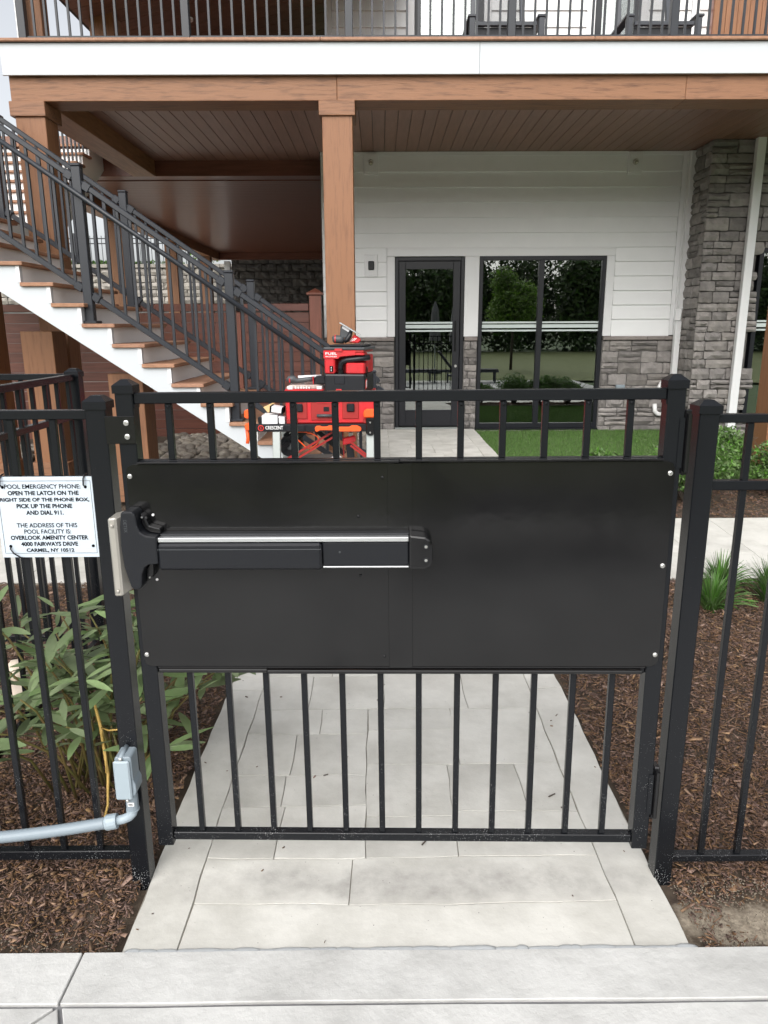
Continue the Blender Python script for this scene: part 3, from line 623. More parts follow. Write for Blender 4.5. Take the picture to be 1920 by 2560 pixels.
def blocks(par, x0, x1, y, z0, n, mat, bw, bh):
    V = block_variants(mat)
    for r in range(n):
        x = x0-(r % 2)*bw/2
        while x < x1:
            a, b = max(x, x0), min(x+bw, x1)
            if b-a > .06: put('block', rng.choice(V), par, ((a+b)/2, y, z0+bh*(r+.5)), (0, rng.choice((0, R(180))), 0), (b-a-.012, .12, bh-.012))
            x += bw
blocks(rt, -12.5, -4.15, 22.66, 2.12, 6, 'block', .46, .2)
for k in range(18): box('coping', 'block', rt, -12.5+.465*k, -12.5+.465*k+.455, 22.55, 22.95, 3.33, 3.43, .01)
bw_ = thing('foundation_wall', 'dark split face block wall at the back of the covered breezeway', 'wall', (-2.4, 21.8, .2))
MB().box(-4.1, -.6, 21.7, 21.95, .1, 3.62).build('backing', 'mortar', bw_)
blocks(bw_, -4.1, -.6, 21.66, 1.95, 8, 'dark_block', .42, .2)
box('corner_trim', 'white_trim', bw_, -4.28, -4.12, 21.55, 21.7, .2, 3.42, .004)
hb = slope_sheet('bank', -30, -4.2, 22.9, 60, 3.0, 'lawn', .05, 1.2)
ff = thing('hilltop_fence', 'thin black picket fence on top of the distant retaining wall', 'fence', (-8, 23.2, 3.3))
for z in (3.42, 4.06, 4.20): box('rail', 'rail_metal', ff, -13, -5, 23.18, 23.21, z-.015, z+.015)
for k in range(72): x = -13+.112*k; box('picket', 'rail_metal', ff, x-.008, x+.008, 23.187, 23.203, 3.3, 4.28)
for k in range(5): x = -13+2*k; box('post', 'rail_metal', ff, x-.03, x+.03, 23.165, 23.225, 3.25, 4.35)
def leaf_cloud(N, cen, rad, size, lumps=9, seed=0, ydroop=0., shell=.5):
    """many small bent leaves spread through lumpy volumes"""
    g = np.random.default_rng(seed); L = []
    for i in range(lumps):
        d = g.normal(size=3); d /= np.linalg.norm(d); L.append((np.array(cen)+d*np.array(rad)*.62*g.uniform(.3, 1), np.array(rad)*g.uniform(.28, .52)))
    k = g.integers(0, lumps, N); C = np.array([l[0] for l in L])[k]; Rd = np.array([l[1] for l in L])[k]
    d = g.normal(size=(N, 3)); d /= np.linalg.norm(d, axis=1)[:, None]; p = C+d*Rd*(g.uniform(0, 1, N)**shell)[:, None]
    u = g.normal(size=(N, 3)); u[:, 2] -= ydroop; u /= np.linalg.norm(u, axis=1)[:, None]; w = np.cross(u, g.normal(size=(N, 3))); w /= np.linalg.norm(w, axis=1)[:, None]; nn = np.cross(u, w)
    s = size*g.uniform(.6, 1.35, N)[:, None]
    V = np.stack([p-u*s, p+w*s*.42+nn*s*.1, p+u*s, p-w*s*.42+nn*s*.1], 1).reshape(-1, 3); Q = np.arange(4*N).reshape(N, 4)
    return V, Q
def tree(label, x, y, z, h, cr, n, leaf, mat, seed, group=None, trunk_r=.07, lumps=12, name='tree', cat='tree'):
    t = thing(name, label, cat, (x, y, z), group); rg = random.Random(seed); m = MB()
    ctop = h-cr[2]*.9; m.tube([(x, y, z-.05), (x+.03, y, z+ctop*.5), (x-.02, y+.02, z+ctop), (x, y, z+h*.93)], [trunk_r, trunk_r*.8, trunk_r*.6, trunk_r*.15], 7)
    for i in range(9):
        a = rg.uniform(0, 6.28); zb = z+ctop*rg.uniform(.55, 1.05); e = rg.uniform(.5, .95); pz = z+h-cr[2]+cr[2]*rg.uniform(-.3, .7)
        m.tube([(x, y, zb), (x+math.cos(a)*cr[0]*e*.5, y+math.sin(a)*cr[1]*e*.5, (zb+pz)/2+.08), (x+math.cos(a)*cr[0]*e, y+math.sin(a)*cr[1]*e, pz)], [trunk_r*.4, trunk_r*.25, trunk_r*.08], 5)
    m.build('trunk', 'bark', t, smooth=True)
    V, Q = leaf_cloud(n, (x, y, z+h-cr[2]), cr, leaf, lumps, seed); o = tag(put('crown', arr_mesh('crown', V, Q, mat), t, t.location), kind='stuff')
    o.location = (0, 0, 0); o.data.transform(Matrix.Translation(-Vector(t.location)))
    return t
tree('slim young tree with airy green leaves beyond the retaining wall', -8.0, 24.2, 3.2, 3.3, (.8, .8, 1.35), 1500, .05, 'leaf_tree', 2, trunk_r=.035)
tree('leafy sapling behind the retaining wall near the breezeway columns', -5.4, 24.5, 3.1, 1.5, (.9, .6, .6), 1600, .06, 'leaf_tree', 3, trunk_r=.03)
V, Q = leaf_cloud(5000, (-9, 23.35, 3.4), (4.5, .2, .28), .06, 40, 8); tag(put('weeds', arr_mesh('weeds', V, Q, 'leaf_small')), kind='stuff')

# ------------------------------------------------------------------ things behind the camera that the glass mirrors
slope_sheet('lawn', -30, 30, -29, -2.61, -.01, 'lawn_far', .02, 1.0)
tree('light green young tree on the lawn, mirrored in the large window', 5.1, -8.6, -.05, 4.0, (1.5, 1.4, 1.45), 9000, .075, 'leaf_tree', 4, trunk_r=.06, lumps=16)
g = np.random.default_rng(5); Vs, Qs, k = [], [], 0
for i in range(40):
    x = -38+1.95*i+g.uniform(-.8, .8); y = -30-(i % 2)*4-g.uniform(0, 2); h = g.uniform(6.9, 8.4)+(i % 2)*.9
    V, Q = leaf_cloud(5200, (x, y, h*.40), (3.2, 2.2, h*.64), .20, 30, 100+i); Vs.append(V); Qs.append(Q+k); k += len(V)
tag(put('woods', arr_mesh('woods', np.concatenate(Vs), np.concatenate(Qs), 'leaf_dark')), kind='stuff')

def umbrella(x, y, label):
    u = thing('patio_umbrella', label, 'umbrella', (x, y, 0), 'closed patio umbrellas mirrored in the door glass'); m = MB()
    m.tube([(x, y, 0), (x, y, 2.5)], .022, 8).build('pole', 'aluminium', u); MB().tube([(x, y, 2.5), (x, y, 2.2), (x, y, 1.7), (x, y, 1.15)], [.02, .12, .17, .21], 10).build('canopy', 'umbrella_cloth', u); MB().tube([(x, y, 0), (x, y, .06)], .25, 16).build('base', 'grey_plastic', u)
umbrella(2.55, -4.8, 'closed grey patio umbrella mirrored in the door glass, nearer one'); umbrella(2.0, -6.6, 'closed grey patio umbrella mirrored in the door glass, farther one')

def lounger(x, y, rz, label):  # added out of view so the gate panel reflects soft dark blobs
    c = thing('added_lounger', label, 'lounger', (x, y, .016), 'dark loungers added behind the camera to darken the gate panel reflection'); ORG[c.name] = Vector((0, 0, 0))
    for sx in (-.3, .3):
        box('side_rail', 'chair_metal', c, sx-.025, sx+.025, -.95, .95, .30, .35, .004)
        for sy in (-.85, .55): box('leg', 'chair_metal', c, sx-.024, sx+.024, sy-.024, sy+.024, 0, .2995, .003)
    box('seat', 'chair_mesh', c, -.27, .27, -.95, .35, .325, .39, .01)
    MB().hexa([(-.27, .36, .36), (.27, .36, .36), (.27, .42, .33), (-.27, .42, .33), (-.27, .80, .92), (.27, .80, .92), (.27, .86, .89), (-.27, .86, .89)]).build('backrest', 'chair_mesh', c, .01)
    c.rotation_euler = (0, 0, rz)
lounger(.75, -1.75, R(80), 'dark lounger added behind the camera to darken the gate panel reflection at right'); lounger(2.6, -1.9, R(95), 'second dark lounger added behind the camera for the panel reflection, farther right'); lounger(-1.6, -2.6, R(-70), 'dark lounger added behind the camera for the panel reflection, on the left')

# ------------------------------------------------------------------ black metal fences
def cap(par, x0, x1, y0, y1, z, mat='black_paint'):
    m = MB().box(x0-.004, x1+.004, y0-.004, y1+.004, z-.020, z)
    k = len(m.v); e = .014
    m.v += [(x0-.004, y0-.004, z+.0003), (x1+.004, y0-.004, z+.0003), (x1+.004, y1+.004, z+.0003), (x0-.004, y1+.004, z+.0003), (x0+e, y0+e, z+.015), (x1-e, y0+e, z+.015), (x1-e, y1-e, z+.015), (x0+e, y1-e, z+.015)]
    m.f += [(k+4, k+5, k+6, k+7), (k, k+1, k+5, k+4), (k+1, k+2, k+6, k+5), (k+2, k+3, k+7, k+6), (k+3, k, k+4, k+7)]
    return m.build('post_cap', mat, par)
def post(par, x0, x1, y0, y1, z0, z1):
    p = box('post', 'black_paint', par, x0, x1, y0, y1, z0, z1, .0025); cap(p, x0, x1, y0, y1, z1+.001); return p
lf = thing('pool_fence', 'black picket fence left of the gate, with the white sign tied to it', 'fence', (-1.3, 1.95, 0), 'black metal fence runs around the pool')
lp = post(lf, -.766, -.712, 1.93, 1.985, -.1, 1.463)
for z0, z1 in ((1.417, 1.441), (1.238, 1.263), (.071, .101)): box('rail', 'black_paint', lf, -1.9, -.767, 1.943, 1.972, z0, z1, .002)
for k in range(9):
    x = -.862-.1115*k; box('picket', 'black_paint', lf, x-.0085, x+.0085, 1.949, 1.966, .1015, 1.4165, .0015)
for z0 in (.102,):
    pass
# stainless strike for the exit device
s_ = MB().prism([(-.711, 1.868, .952), (-.690, 1.868, .952), (-.672, 1.90, .962), (-.672, 1.93, .962), (-.711, 1.93, .952)], (0, 0, .216)).build('strike', 'stainless', lp, .004)
screw(s_, -.700, 1.8665, 1.148, .0045, 'stainless'); screw(s_, -.700, 1.8665, .968, .0045, 'stainless')
rf = thing('pool_fence', 'black picket fence right of the gate', 'fence', (1.4, 1.95, 0), 'black metal fence runs around the pool')
post(rf, .836, .890, 1.93, 1.985, -.12, 1.444)
for z0, z1 in ((1.399, 1.422), (1.217, 1.243), (.045, .068)): box('rail', 'black_paint', rf, .8905, 1.9, 1.943, 1.972, z0, z1, .002)
for k in range(8):
    x = .984+.1115*k; box('picket', 'black_paint', rf, x-.0085, x+.0085, 1.949, 1.966, .0685, 1.3985, .0015)
cf = thing('pool_fence', 'black picket fence running back from the pool and turning left at a capped corner post', 'fence', (-1.32, 3.25, .05), 'black metal fence runs around the pool')
post(cf, -1.345, -1.291, 3.222, 3.276, -.05, 1.465)
for z0, z1 in ((1.432, 1.458), (1.27, 1.295), (.22, .248)):
    box('rail', 'black_paint', cf, -1.333, -1.304, 1.99, 3.2215, z0, z1, .002); box('rail', 'black_paint', cf, -3.9, -1.3455, 3.235, 3.264, z0, z1, .002)
for k in range(11): y = 2.06+.1115*k; box('picket', 'black_paint', cf, -1.3265, -1.3105, y-.008, y+.008, .2485, 1.4315, .0015)
for k in range(22): x = -1.44-.1115*k; box('picket', 'black_paint', cf, x-.008, x+.008, 3.2415, 3.2575, .2485, 1.4315, .0015)
post(cf, -3.2, -3.146, 3.222, 3.276, 0, 1.465)

# ------------------------------------------------------------------ gate (local frame, then hung at its post)
GW = 1.463
gt = thing('pool_gate', 'black metal pool gate with solid middle panels and a push bar', 'gate', (0, 0, 0))
for x0 in (0, GW-.046):
    u = box('upright', 'black_paint', gt, x0, x0+.046, 0, .046, .124, 1.497, .0025); cap(u, x0, x0+.046, 0, .046, 1.499)
gy = (.008, .038)
for z0, z1, nm in ((1.451, 1.479, 'top_rail'), (1.276, 1.302, 'rail'), (.690, .714, 'rail'), (.139, .165, 'bottom_rail')): box(nm, 'black_paint', gt, .0465, GW-.0465, gy[0], gy[1], z0, z1, .002)
for x0 in (.0465, GW-.049): MB().box(x0, x0+.0025, .004, .042, 1.44, 1.4505).build('weld', 'black_paint', gt)
for i in range(12):
    x = .132+.109*i
    box('picket', 'black_paint', gt, x-.0085, x+.0085, .0145, .0315, 1.3025, 1.4505, .0015); box('picket', 'black_paint', gt, x-.0085, x+.0085, .0145, .0315, .1655, .6895, .0015)
    screw(gt, x, .0145, 1.443, .004, 'black_paint')
def sheet(x0, x1, y, z0, z1, rl, rr):
    c = .02; pts = [(x0+(c if rl else 0), z0), (x1-(c if rr else 0), z0)]
    pts += [(x1-.006, z0+.006), (x1, z0+c)] if rr else []
    pts += [(x1, z1-c), (x1-.006, z1-.006), (x1-c, z1)] if rr else [(x1, z1)]
    pts += [(x0+c, z1), (x0+.006, z1-.006), (x0, z1-c), (x0, z0+c), (x0+.006, z0+.006)] if rl else [(x0, z1)]
    return MB().xz(pts, y-.0025, y).build('panel', 'black_panel', gt, .0006)
sheet(.012, .722, -.0005, .716, 1.294, True, False); sheet(.745, GW-.014, -.0005, .716, 1.294, False, True)
box('seam_strip', 'black_panel', gt, .703, .768, -.0058, -.0032, .712, 1.2925, .0006)
for a, b, dz in ((.045, .735, 0), (.7355, GW-.045, .0012)):
    box('folded_lip', 'black_gloss', gt, a, b, -.012, .004, 1.2948+dz, 1.3005+dz, .0018)
for a, b, dz in ((.055, .36, .0), (.3605, GW-.06, -.003)): box('folded_lip', 'black_panel', gt, a, b, -.0135, .006, .7005+dz, .7105+dz, .0012)
box('shadow_gap', 'black_gloss', gt, .05, GW-.05, -.004, .002, .7115, .7155)
for x, z in ((.022, 1.262), (.022, .752), (GW-.026, 1.262), (GW-.026, 1.01), (GW-.026, .752)): screw(gt, x, -.0032, z, .0065)
for x, z in ((.075, 1.157), (.070, .975)): screw(gt, x, -.0032, z, .0038, 'pvc_white', 'rivet')
for x, z in ((.69, 1.255), (.69, 1.01), (.69, .748), (.625, 1.15), (.628, .985)): screw(gt, x, -.0032, z, .004, 'black_gloss', 'rivet')
# panic push bar
pb = MB().xz([(.010, 1.176), (.018, 1.181), (.040, 1.181), (.048, 1.172), (.051, 1.140), (.058, 1.124), (.072, 1.115), (.098, 1.112), (.098, 1.038), (.072, 1.036), (.060, 1.028), (.052, 1.010), (.048, .975), (.042, .967), (.026, .967), (.019, .975), (.006, 1.03), (.002, 1.09), (.005, 1.14)], -.064, -.0036).build('panic_bar', 'black_plastic', gt, .008, 3)
MB().xz([(.051, 1.168), (.062, 1.160), (.072, 1.134), (.10, 1.126), (.10, 1.1125), (.074, 1.1165), (.060, 1.126), (.053, 1.14)], -.034, -.0036).build('case_flange', 'black_gloss', pb, .002)
MB().xz([(.0495, .978), (.064, .985), (.072, 1.005), (.073, 1.035), (.062, 1.0275), (.054, 1.01)], -.034, -.0036).build('case_flange', 'black_gloss', pb, .002)
for x, z in ((.0555, 1.158), (.062, .992)): screw(pb, x, -.0345, z, .0028)
text('DETEX', 'grey_plastic', pb, .020, -.0648, 1.142, .034, .0085, name='lettering', rot=(R(90), R(90), 0))
box('channel', 'black_plastic', pb, .0985, .760, -.034, -.0036, 1.030, 1.112, .002)
box('silver_strip', 'silver', pb, .0986, .758, -.0555, -.0345, 1.0945, 1.1065, .0015)
box('push_pad', 'black_plastic', pb, .0982, .530, -.064, -.0348, 1.020, 1.0925, .006)
box('pad_groove', 'grey_plastic', pb, .0985, .529, -.0645, -.0635, 1.0765, 1.0785)
box('cover', 'black_plastic', pb, .5315, .758, -.052, -.0346, 1.028, 1.0925, .003); box('silver_strip', 'silver', pb, .5318, .758, -.053, -.036, 1.0225, 1.0268, .001)
MB().tube([(.577, -.0522, 1.066), (.577, -.0534, 1.066)], .0028, 8).build('screw', 'grey_plastic', pb)
MB().xz([(.759, 1.113), (.80, 1.108), (.814, 1.10), (.820, 1.085), (.820, 1.04), (.815, 1.028), (.80, 1.020), (.759, 1.019)], -.058, -.0036).build('end_cap', 'black_gloss', pb, .006, 2)
for z in (1.082, 1.045): MB().tube([(.803, -.0578, z), (.803, -.0605, z)], .0072, 12).build('screw', 'black_plastic', pb); MB().tube([(.803, -.0606, z), (.803, -.0615, z)], .0042, 8).build('screw', 'zinc', pb)
# stop plate with two bolts
sp2 = box('stop_plate', 'black_gloss', gt, -.030, .048, -.006, -.0005, 1.349, 1.421, .001)
for z in (1.404, 1.368): screw(sp2, .027, -.0065, z, .0072)
# hinges
for z0 in (1.255, .225):
    h = box('hinge', 'black_gloss', gt, GW+.002, GW+.020, .004, .040, z0, z0+.17, .003); MB().tube([(GW+.012, -.004, z0+.01), (GW+.012, -.004, z0+.16)], .006, 10).build('pin', 'black_gloss', h)
    box('leaf_plate', 'black_paint', h, GW-.012, GW+.001, -.003, -.0005, z0+.02, z0+.15)
gt.location = (-.675, 1.929, .006); gt.rotation_euler = (0, -.0066, -R(1.75)); ORG[gt.name] = Vector((0, 0, 0))

# ------------------------------------------------------------------ sign
sg = box('emergency_phone_sign', 'sign_white', None, -1.031, -.764, 1.938, 1.9405, 1.042, 1.266, .0005)
tag(sg, 'white pool emergency phone sign tied to the fence with black zip ties', 'sign')
ZS = lambda v: 1.266-(v-720)/730*.224
XS = lambda v, u: -1.033+(u+8)*.000299+(.000)*(v)
def sk(v): return -1.0095+(v-720)/730*-.0195
for s, v, u0, u1, b in (('POOL EMERGENCY PHONE:', 808, 30, 735, 0), ('OPEN THE LATCH ON THE', 866, 60, 718, .018), ('RIGHT SIDE OF THE PHONE BOX,', 925, -14, 815, .018), ('PICK UP THE PHONE', 983, 138, 655, .018), ('AND DIAL 911.', 1042, 228, 577, .018),
                        ('THE ADDRESS OF THIS', 1157, 135, 700, 0), ('POOL FACILITY IS:', 1214, 202, 640, 0), ('OVERLOOK AMENITY CENTER', 1270, 72, 800, .018), ('4000 FAIRWAYS DRIVE', 1328, 170, 705, .018), ('CARMEL, NY 10512', 1385, 218, 668, .018)):
    lx = sk(v); kx = .000288
    text(s, 'print_black', sg, lx+kx*(u0+u1)/2, 1.9372, ZS(v), kx*(u1-u0), .0122, .013 if not b else .032, 'lettering')
for x0, x1, z0, z1 in ((-1.022, -.773, 1.2545, 1.2552), (-1.022, -.773, 1.0535, 1.0542), (-1.0225, -1.0218, 1.054, 1.255), (-.7735, -.7728, 1.054, 1.255)): box('border_line', 'print_black', sg, x0, x1, 1.9372, 1.9378, z0, z1)
for x, z in ((-.787, 1.238), (-.782, 1.074), (-1.008, 1.238), (-1.006, 1.074)): MB().tube([(x, 1.9378, z), (x, 1.9368, z)], .0042, 10).build('hole', 'print_black', sg)
MB().tube([(-.787, 1.9375, 1.238), (-.789, 1.930, 1.245), (-.788, 1.931, 1.262), (-.786, 1.938, 1.271), (-.785, 1.95, 1.272)], .0022, 6).build('zip_tie', 'black_gloss', sg, smooth=True)
MB().tube([(-1.008, 1.9375, 1.238), (-1.010, 1.930, 1.245), (-1.009, 1.931, 1.262), (-1.007, 1.938, 1.271), (-1.006, 1.95, 1.272)], .0022, 6).build('zip_tie', 'black_gloss', sg, smooth=True)
MB().tube([(-1.006, 1.9375, 1.074), (-1.004, 1.930, 1.068), (-.996, 1.929, 1.056), (-.98, 1.931, 1.044), (-.972, 1.938, 1.040)], .002, 6).build('zip_tie', 'black_gloss', sg, smooth=True)

# ------------------------------------------------------------------ junction box and conduit
jb = thing('junction_box', 'grey plastic electrical box with a flexible conduit on the left gate post', 'electrical box', (-.735, 1.92, .4))
MB().xz([(-.760, .338), (-.713, .338), (-.706, .352), (-.706, .376), (-.7125, .392), (-.7125, .462), (-.717, .467), (-.755, .467), (-.760, .462)], 1.872, 1.9285).build('body', 'pvc_grey', jb, .002)
box('cover', 'pvc_light', jb, -.7625, -.716, 1.862, 1.8712, .334, .458, .004)
MB().tube([(-.741, 1.869, .4635), (-.741, 1.925, .4695)], .007, 10).build('screw_boss', 'pvc_grey', jb, smooth=True); screw(jb, -.741, 1.8685, .463, .0055); screw(jb, -.731, 1.8655, .331, .0045)
co = MB().tube([(-.728, 1.892, .338), (-.728, 1.892, .288)], .0175, 16).build('fitting', 'pvc_grey', jb, smooth=False)
MB().tube([(-.728, 1.892, .2875), (-.728, 1.892, .2835)], .019, 16).build('fitting_ring', 'pvc_light', jb)
MB().tube([(-.728, 1.892, .283), (-.731, 1.89, .272), (-.740, 1.888, .262), (-.756, 1.885, .256), (-.777, 1.882, .2525)], [.0155, .0145, .014, .0135, .0135], 14).build('elbow', 'pvc_light', jb, smooth=True)
MB().tube([(-.773, 1.882, .253), (-.779, 1.8815, .2522), (-.80, 1.879, .2495), (-.806, 1.8785, .2488)], [.0215, .0225, .0225, .0205], 14).build('nut', 'pvc_light', jb)
P = []; 
for i in range(150):
    u = i/149; x = -.806-u*.95; P.append((x, 1.8785-.012*u, .2488-.0555*(1-(1-min(1, u*1.6))**2)+.02*max(0, u-.6)))
MB().tube(P, [.0168+(.0009 if i % 2 else 0) for i in range(150)], 12).build('conduit', 'pvc_grey', jb, smooth=True)
lbm = box('sticker', 'print_white', jb, -.735, -.7165, 1.8735, 1.8742, .306, .318, .0002)
for i in range(6): box('barcode_bar', 'print_black', lbm, -.7325+.0022*i, -.7325+.0022*i+.0011, 1.8729, 1.8733, .3085, .3155)

# ------------------------------------------------------------------ tool stand and the tools on it
TG = 'tools piled on the folding work stand'
ts = thing('work_stand', 'black folding work stand with grey legs and orange clamps', 'work stand', (-.45, 5.1, .11))
b1 = box('beam', 'black_plastic', ts, -.885, -.015, 4.955, 5.005, .966, 1.016, .006)
text('CRESCENT', 'print_white', b1, -.708, 4.9543, .993, .118, .0235, .012)
ring = MB(); 
for i in range(14):
    a0, a1 = 2*math.pi*i/14, 2*math.pi*(i+1)/14
    ring.prism([(-.797+.020*math.cos(a0), 4.9548, .992+.020*math.sin(a0)), (-.797+.020*math.cos(a1), 4.9548, .992+.020*math.sin(a1)), (-.797+.0155*math.cos(a1), 4.9548, .992+.0155*math.sin(a1)), (-.797+.0155*math.cos(a0), 4.9548, .992+.0155*math.sin(a0))], (0, -.0008, 0))
ring.build('emblem', 'print_red', b1); box('emblem', 'print_red', b1, -.799, -.795, 4.954, 4.9548, .982, 1.003)
box('beam', 'black_plastic', ts, -.885, -.015, 5.38, 5.43, .966, 1.016, .006)
box('bracket', 'black_plastic', ts, -.63, -.50, 4.945, 4.9545, .972, 1.012, .003)
for xt, xb in ((-.695, -.700), (-.066, -.062)):
    for yt, yb in ((4.98, 4.84), (5.405, 5.52)):
        l = MB().bar((xt, yt, .965), (xb, yb, .12), .052, .04).build('leg', 'aluminium', ts, .004); MB().bar((xb, yb, .14), (xb, yb, .112), .062, .05).build('foot', 'black_plastic', l)
cl = MB().xz([(-.105, 1.06), (-.028, 1.06), (-.022, 1.078), (-.022, 1.10), (-.036, 1.118), (-.093, 1.118), (-.108, 1.10), (-.108, 1.075)], 4.93, 4.97).build('clamp_handle', 'orange_plastic', ts, .008)
MB().xz([(-.092, 1.058), (-.035, 1.058), (-.035, .955), (-.047, .942), (-.08, .942), (-.092, .955)], 4.928, 4.954).build('clamp_plate', 'black_gloss', cl, .006)
for z in (1.03, .962): MB().tube([(-.064, 4.929, z), (-.064, 4.924, z)], .006, 8).build('screw', 'zinc', cl)
MB().xz([(-.435, .995), (-.42, 1.008), (-.395, 1.008), (-.39, 1.002), (-.35, 1.002), (-.345, 1.009), (-.30, 1.009), (-.29, 1.0), (-.20, 1.0), (-.19, 1.009), (-.15, 1.009), (-.125, .995), (-.122, .98), (-.132, .969), (-.30, .969), (-.32, .978), (-.40, .978), (-.42, .966), (-.43, .972)], 4.93, 4.9545).build('release_bar', 'orange_plastic', ts, .004)
for z, zz in ((1.11, 1.07), (1.02, .99)): MB().xz([(-.905, z), (-.855, z+.012), (-.85, zz-.02), (-.905, zz-.01)], 4.95, 5.0).build('clamp_handle', 'orange_plastic', ts, .006)
MB().tube([(-.895, 4.975, 1.0), (-.89, 4.975, .92), (-.895, 4.97, .885)], .012, 8).build('clamp_handle', 'orange_plastic', ts, smooth=True)
MB().tube([(-.02, 5.0, 1.13), (-.015, 5.0, 1.05)], .02, 8).build('clamp_handle', 'orange_plastic', ts, smooth=True)
for a, b in (((-.66, 4.99, .76), (-.32, 5.02, .955)), ((-.64, 4.99, .735), (-.30, 5.02, .93)), ((-.09, 4.99, .80), (-.20, 5.0, .89)), ((-.07, 4.99, .765), (-.20, 5.0, .865)), ((-.295, 5.2, .955), (-.285, 5.2, .60)), ((-.262, 5.2, .955), (-.25, 5.2, .60))):
    MB().bar(a, b, .009, .013).build('brace', 'red_dark', ts)
for a, b in (((-.50, 5.4, .95), (-.26, 5.4, .74)), ((-.36, 5.4, .95), (-.36, 5.4, .84)), ((-.70, 5.0, .83), (-.50, 5.3, .95))): MB().bar(a, b, .03, .035).build('brace', 'black_plastic', ts)
# big red tool box
tb = thing('tool_box', 'large red tool box with black latches on the work stand', 'tool box', (-.33, 5.15, 1.017), TG)
bd = MB().xz([(-.625, 1.03), (-.61, 1.018), (-.05, 1.018), (-.035, 1.03), (-.03, 1.2), (-.63, 1.2)], 4.975, 5.36).build('body', 'red_plastic', tb, .008)
box('lid', 'red_plastic', tb, -.635, -.025, 4.968, 5.365, 1.2005, 1.222, .006)
for x in (-.545, -.20):
    box('recess', 'red_dark', bd, x-.05, x+.06, 4.9675, 4.9745, 1.05, 1.198, .003)
    l = box('latch', 'black_plastic', bd, x-.02, x+.032, 4.952, 4.967, 1.098, 1.152, .006)
    for i in range(5): box('rib', 'red_plastic', bd, x-.018+.011*i, x-.014+.011*i, 4.96, 4.967, 1.158, 1.196)
box('recess', 'red_dark', bd, -.46, -.30, 4.9695, 4.9745, 1.04, 1.19, .003); box('pocket', 'black_plastic', bd, -.375, -.338, 4.9655, 4.969, 1.10, 1.13, .006)
box('rib', 'red_plastic', bd, -.42, -.275, 4.9655, 4.9695, 1.155, 1.185); MB().tube([(-.42, 4.955, 1.073), (-.31, 4.955, 1.073)], .0105, 8).build('handle', 'grey_plastic', bd, smooth=True)
for x in (-.63, -.115): box('foot', 'red_dark', bd, x+.005, x+.08, 4.962, 4.9745, 1.018, 1.05, .004)
# organizer
og = thing('small_parts_case', 'low red parts case with a cloudy clear lid beside the vacuum', 'parts case', (-.5, 5.15, 1.223), TG)
box('tray', 'red_plastic', og, -.635, -.375, 5.0, 5.33, 1.2232, 1.245, .006); MB().xz([(-.63, 1.2455), (-.378, 1.2455), (-.385, 1.262), (-.42, 1.272), (-.60, 1.272), (-.622, 1.262)], 5.005, 5.325).build('lid', 'clear_lid', og, .004)
for i in range(6): box('rib', 'pvc_white', og, -.565+.018*i, -.555+.018*i, 4.998, 5.004, 1.247, 1.262, .002)
for x in (-.615, -.42): box('latch', 'card', og, x, x+.035, 4.996, 5.004, 1.243, 1.266, .003)
# cordless grinder lying on the organizer
gr = thing('cordless_grinder', 'black cordless tool with red stripes lying on the parts case', 'power tool', (-.5, 5.12, 1.28), TG)
MB().tube([(-.628, 5.12, 1.289), (-.612, 5.12, 1.303), (-.585, 5.12, 1.304), (-.566, 5.12, 1.292), (-.53, 5.12, 1.296), (-.485, 5.12, 1.302), (-.45, 5.12, 1.304)], [.018, .025, .026, .017, .0165, .0165, .018], 12).build('grip', 'grey_plastic', gr, smooth=True)
MB().xz([(-.45, 1.275), (-.435, 1.325), (-.37, 1.328), (-.366, 1.27)], 5.085, 5.155).build('battery', 'black_plastic', gr, .006); box('stripe', 'red_plastic', gr, -.452, -.446, 5.083, 5.157, 1.272, 1.322, .002); box('stripe', 'red_plastic', gr, -.615, -.606, 5.091, 5.096, 1.282, 1.31, .002)
MB().tube([(-.56, 5.17, 1.312), (-.40, 5.18, 1.318)], .012, 8).build('shaft', 'card', gr, smooth=True)
# wet/dry vacuum (built square, then turned)
va = thing('shop_vacuum', 'red and black boxy shop vacuum with a curled black hose', 'vacuum', (-.365, 4.97, 1.223), TG)
ORG[va.name] = Vector((0, 0, 0))
tk = MB().prism([(0, 0, .002), (.272, 0, .002), (.272, .30, .002), (0, .30, .002)], (0, 0, .122)).build('tank', 'black_plastic', va, .012, 2)
box('recess', 'frame_metal', tk, .068, .138, -.004, .0015, .058, .112, .004); box('latch', 'red_plastic', tk, .078, .118, -.006, .001, .004, .026, .006); box('latch', 'black_gloss', tk, .087, .109, -.008, -.0065, .004, .019, .003)
hd = MB().box(.002, .072, .002, .298, .1248, .262).box(.0725, .27, .10, .298, .1248, .245).box(.145, .27, .004, .0995, .1248, .195).build('head', 'red_plastic', va, .008)
MB().xz([(-.002, .222), (.10, .222), (.108, .235), (.215, .2455), (.215, .275), (-.002, .275)], -.004, .001).build('brow', 'red_plastic', hd, .003)
box('brow_top', 'red_plastic', hd, .0725, .27, .0015, .0995, .2455, .2615, .003)
box('hollow', 'red_dark', hd, .0725, .144, .090, .0995, .1248, .244, .002)
MB().prism([(-.004, -.006, .278), (.275, -.006, .278), (.285, .31, .278), (.006, .31, .278)], (0, 0, .018)).build('lid', 'grey_plastic', va, .006); box('lid', 'black_plastic', va, .03, .26, .02, .29, .2965, .312, .006)
box('lid_latch', 'red_plastic', va, .075, .128, -.012, -.0065, .268, .288, .003)
box('neck', 'red_dark', va, .0, .268, .0, .30, .2625, .2775, .003)
MB().tube([(.105, .030, .142), (.105, .028, .165), (.110, .026, .188), (.126, .022, .205), (.155, .02, .214), (.20, .022, .218), (.255, .03, .224), (.292, .06, .23)], .0185, 12).build('hose', 'black_plastic', va, smooth=True)
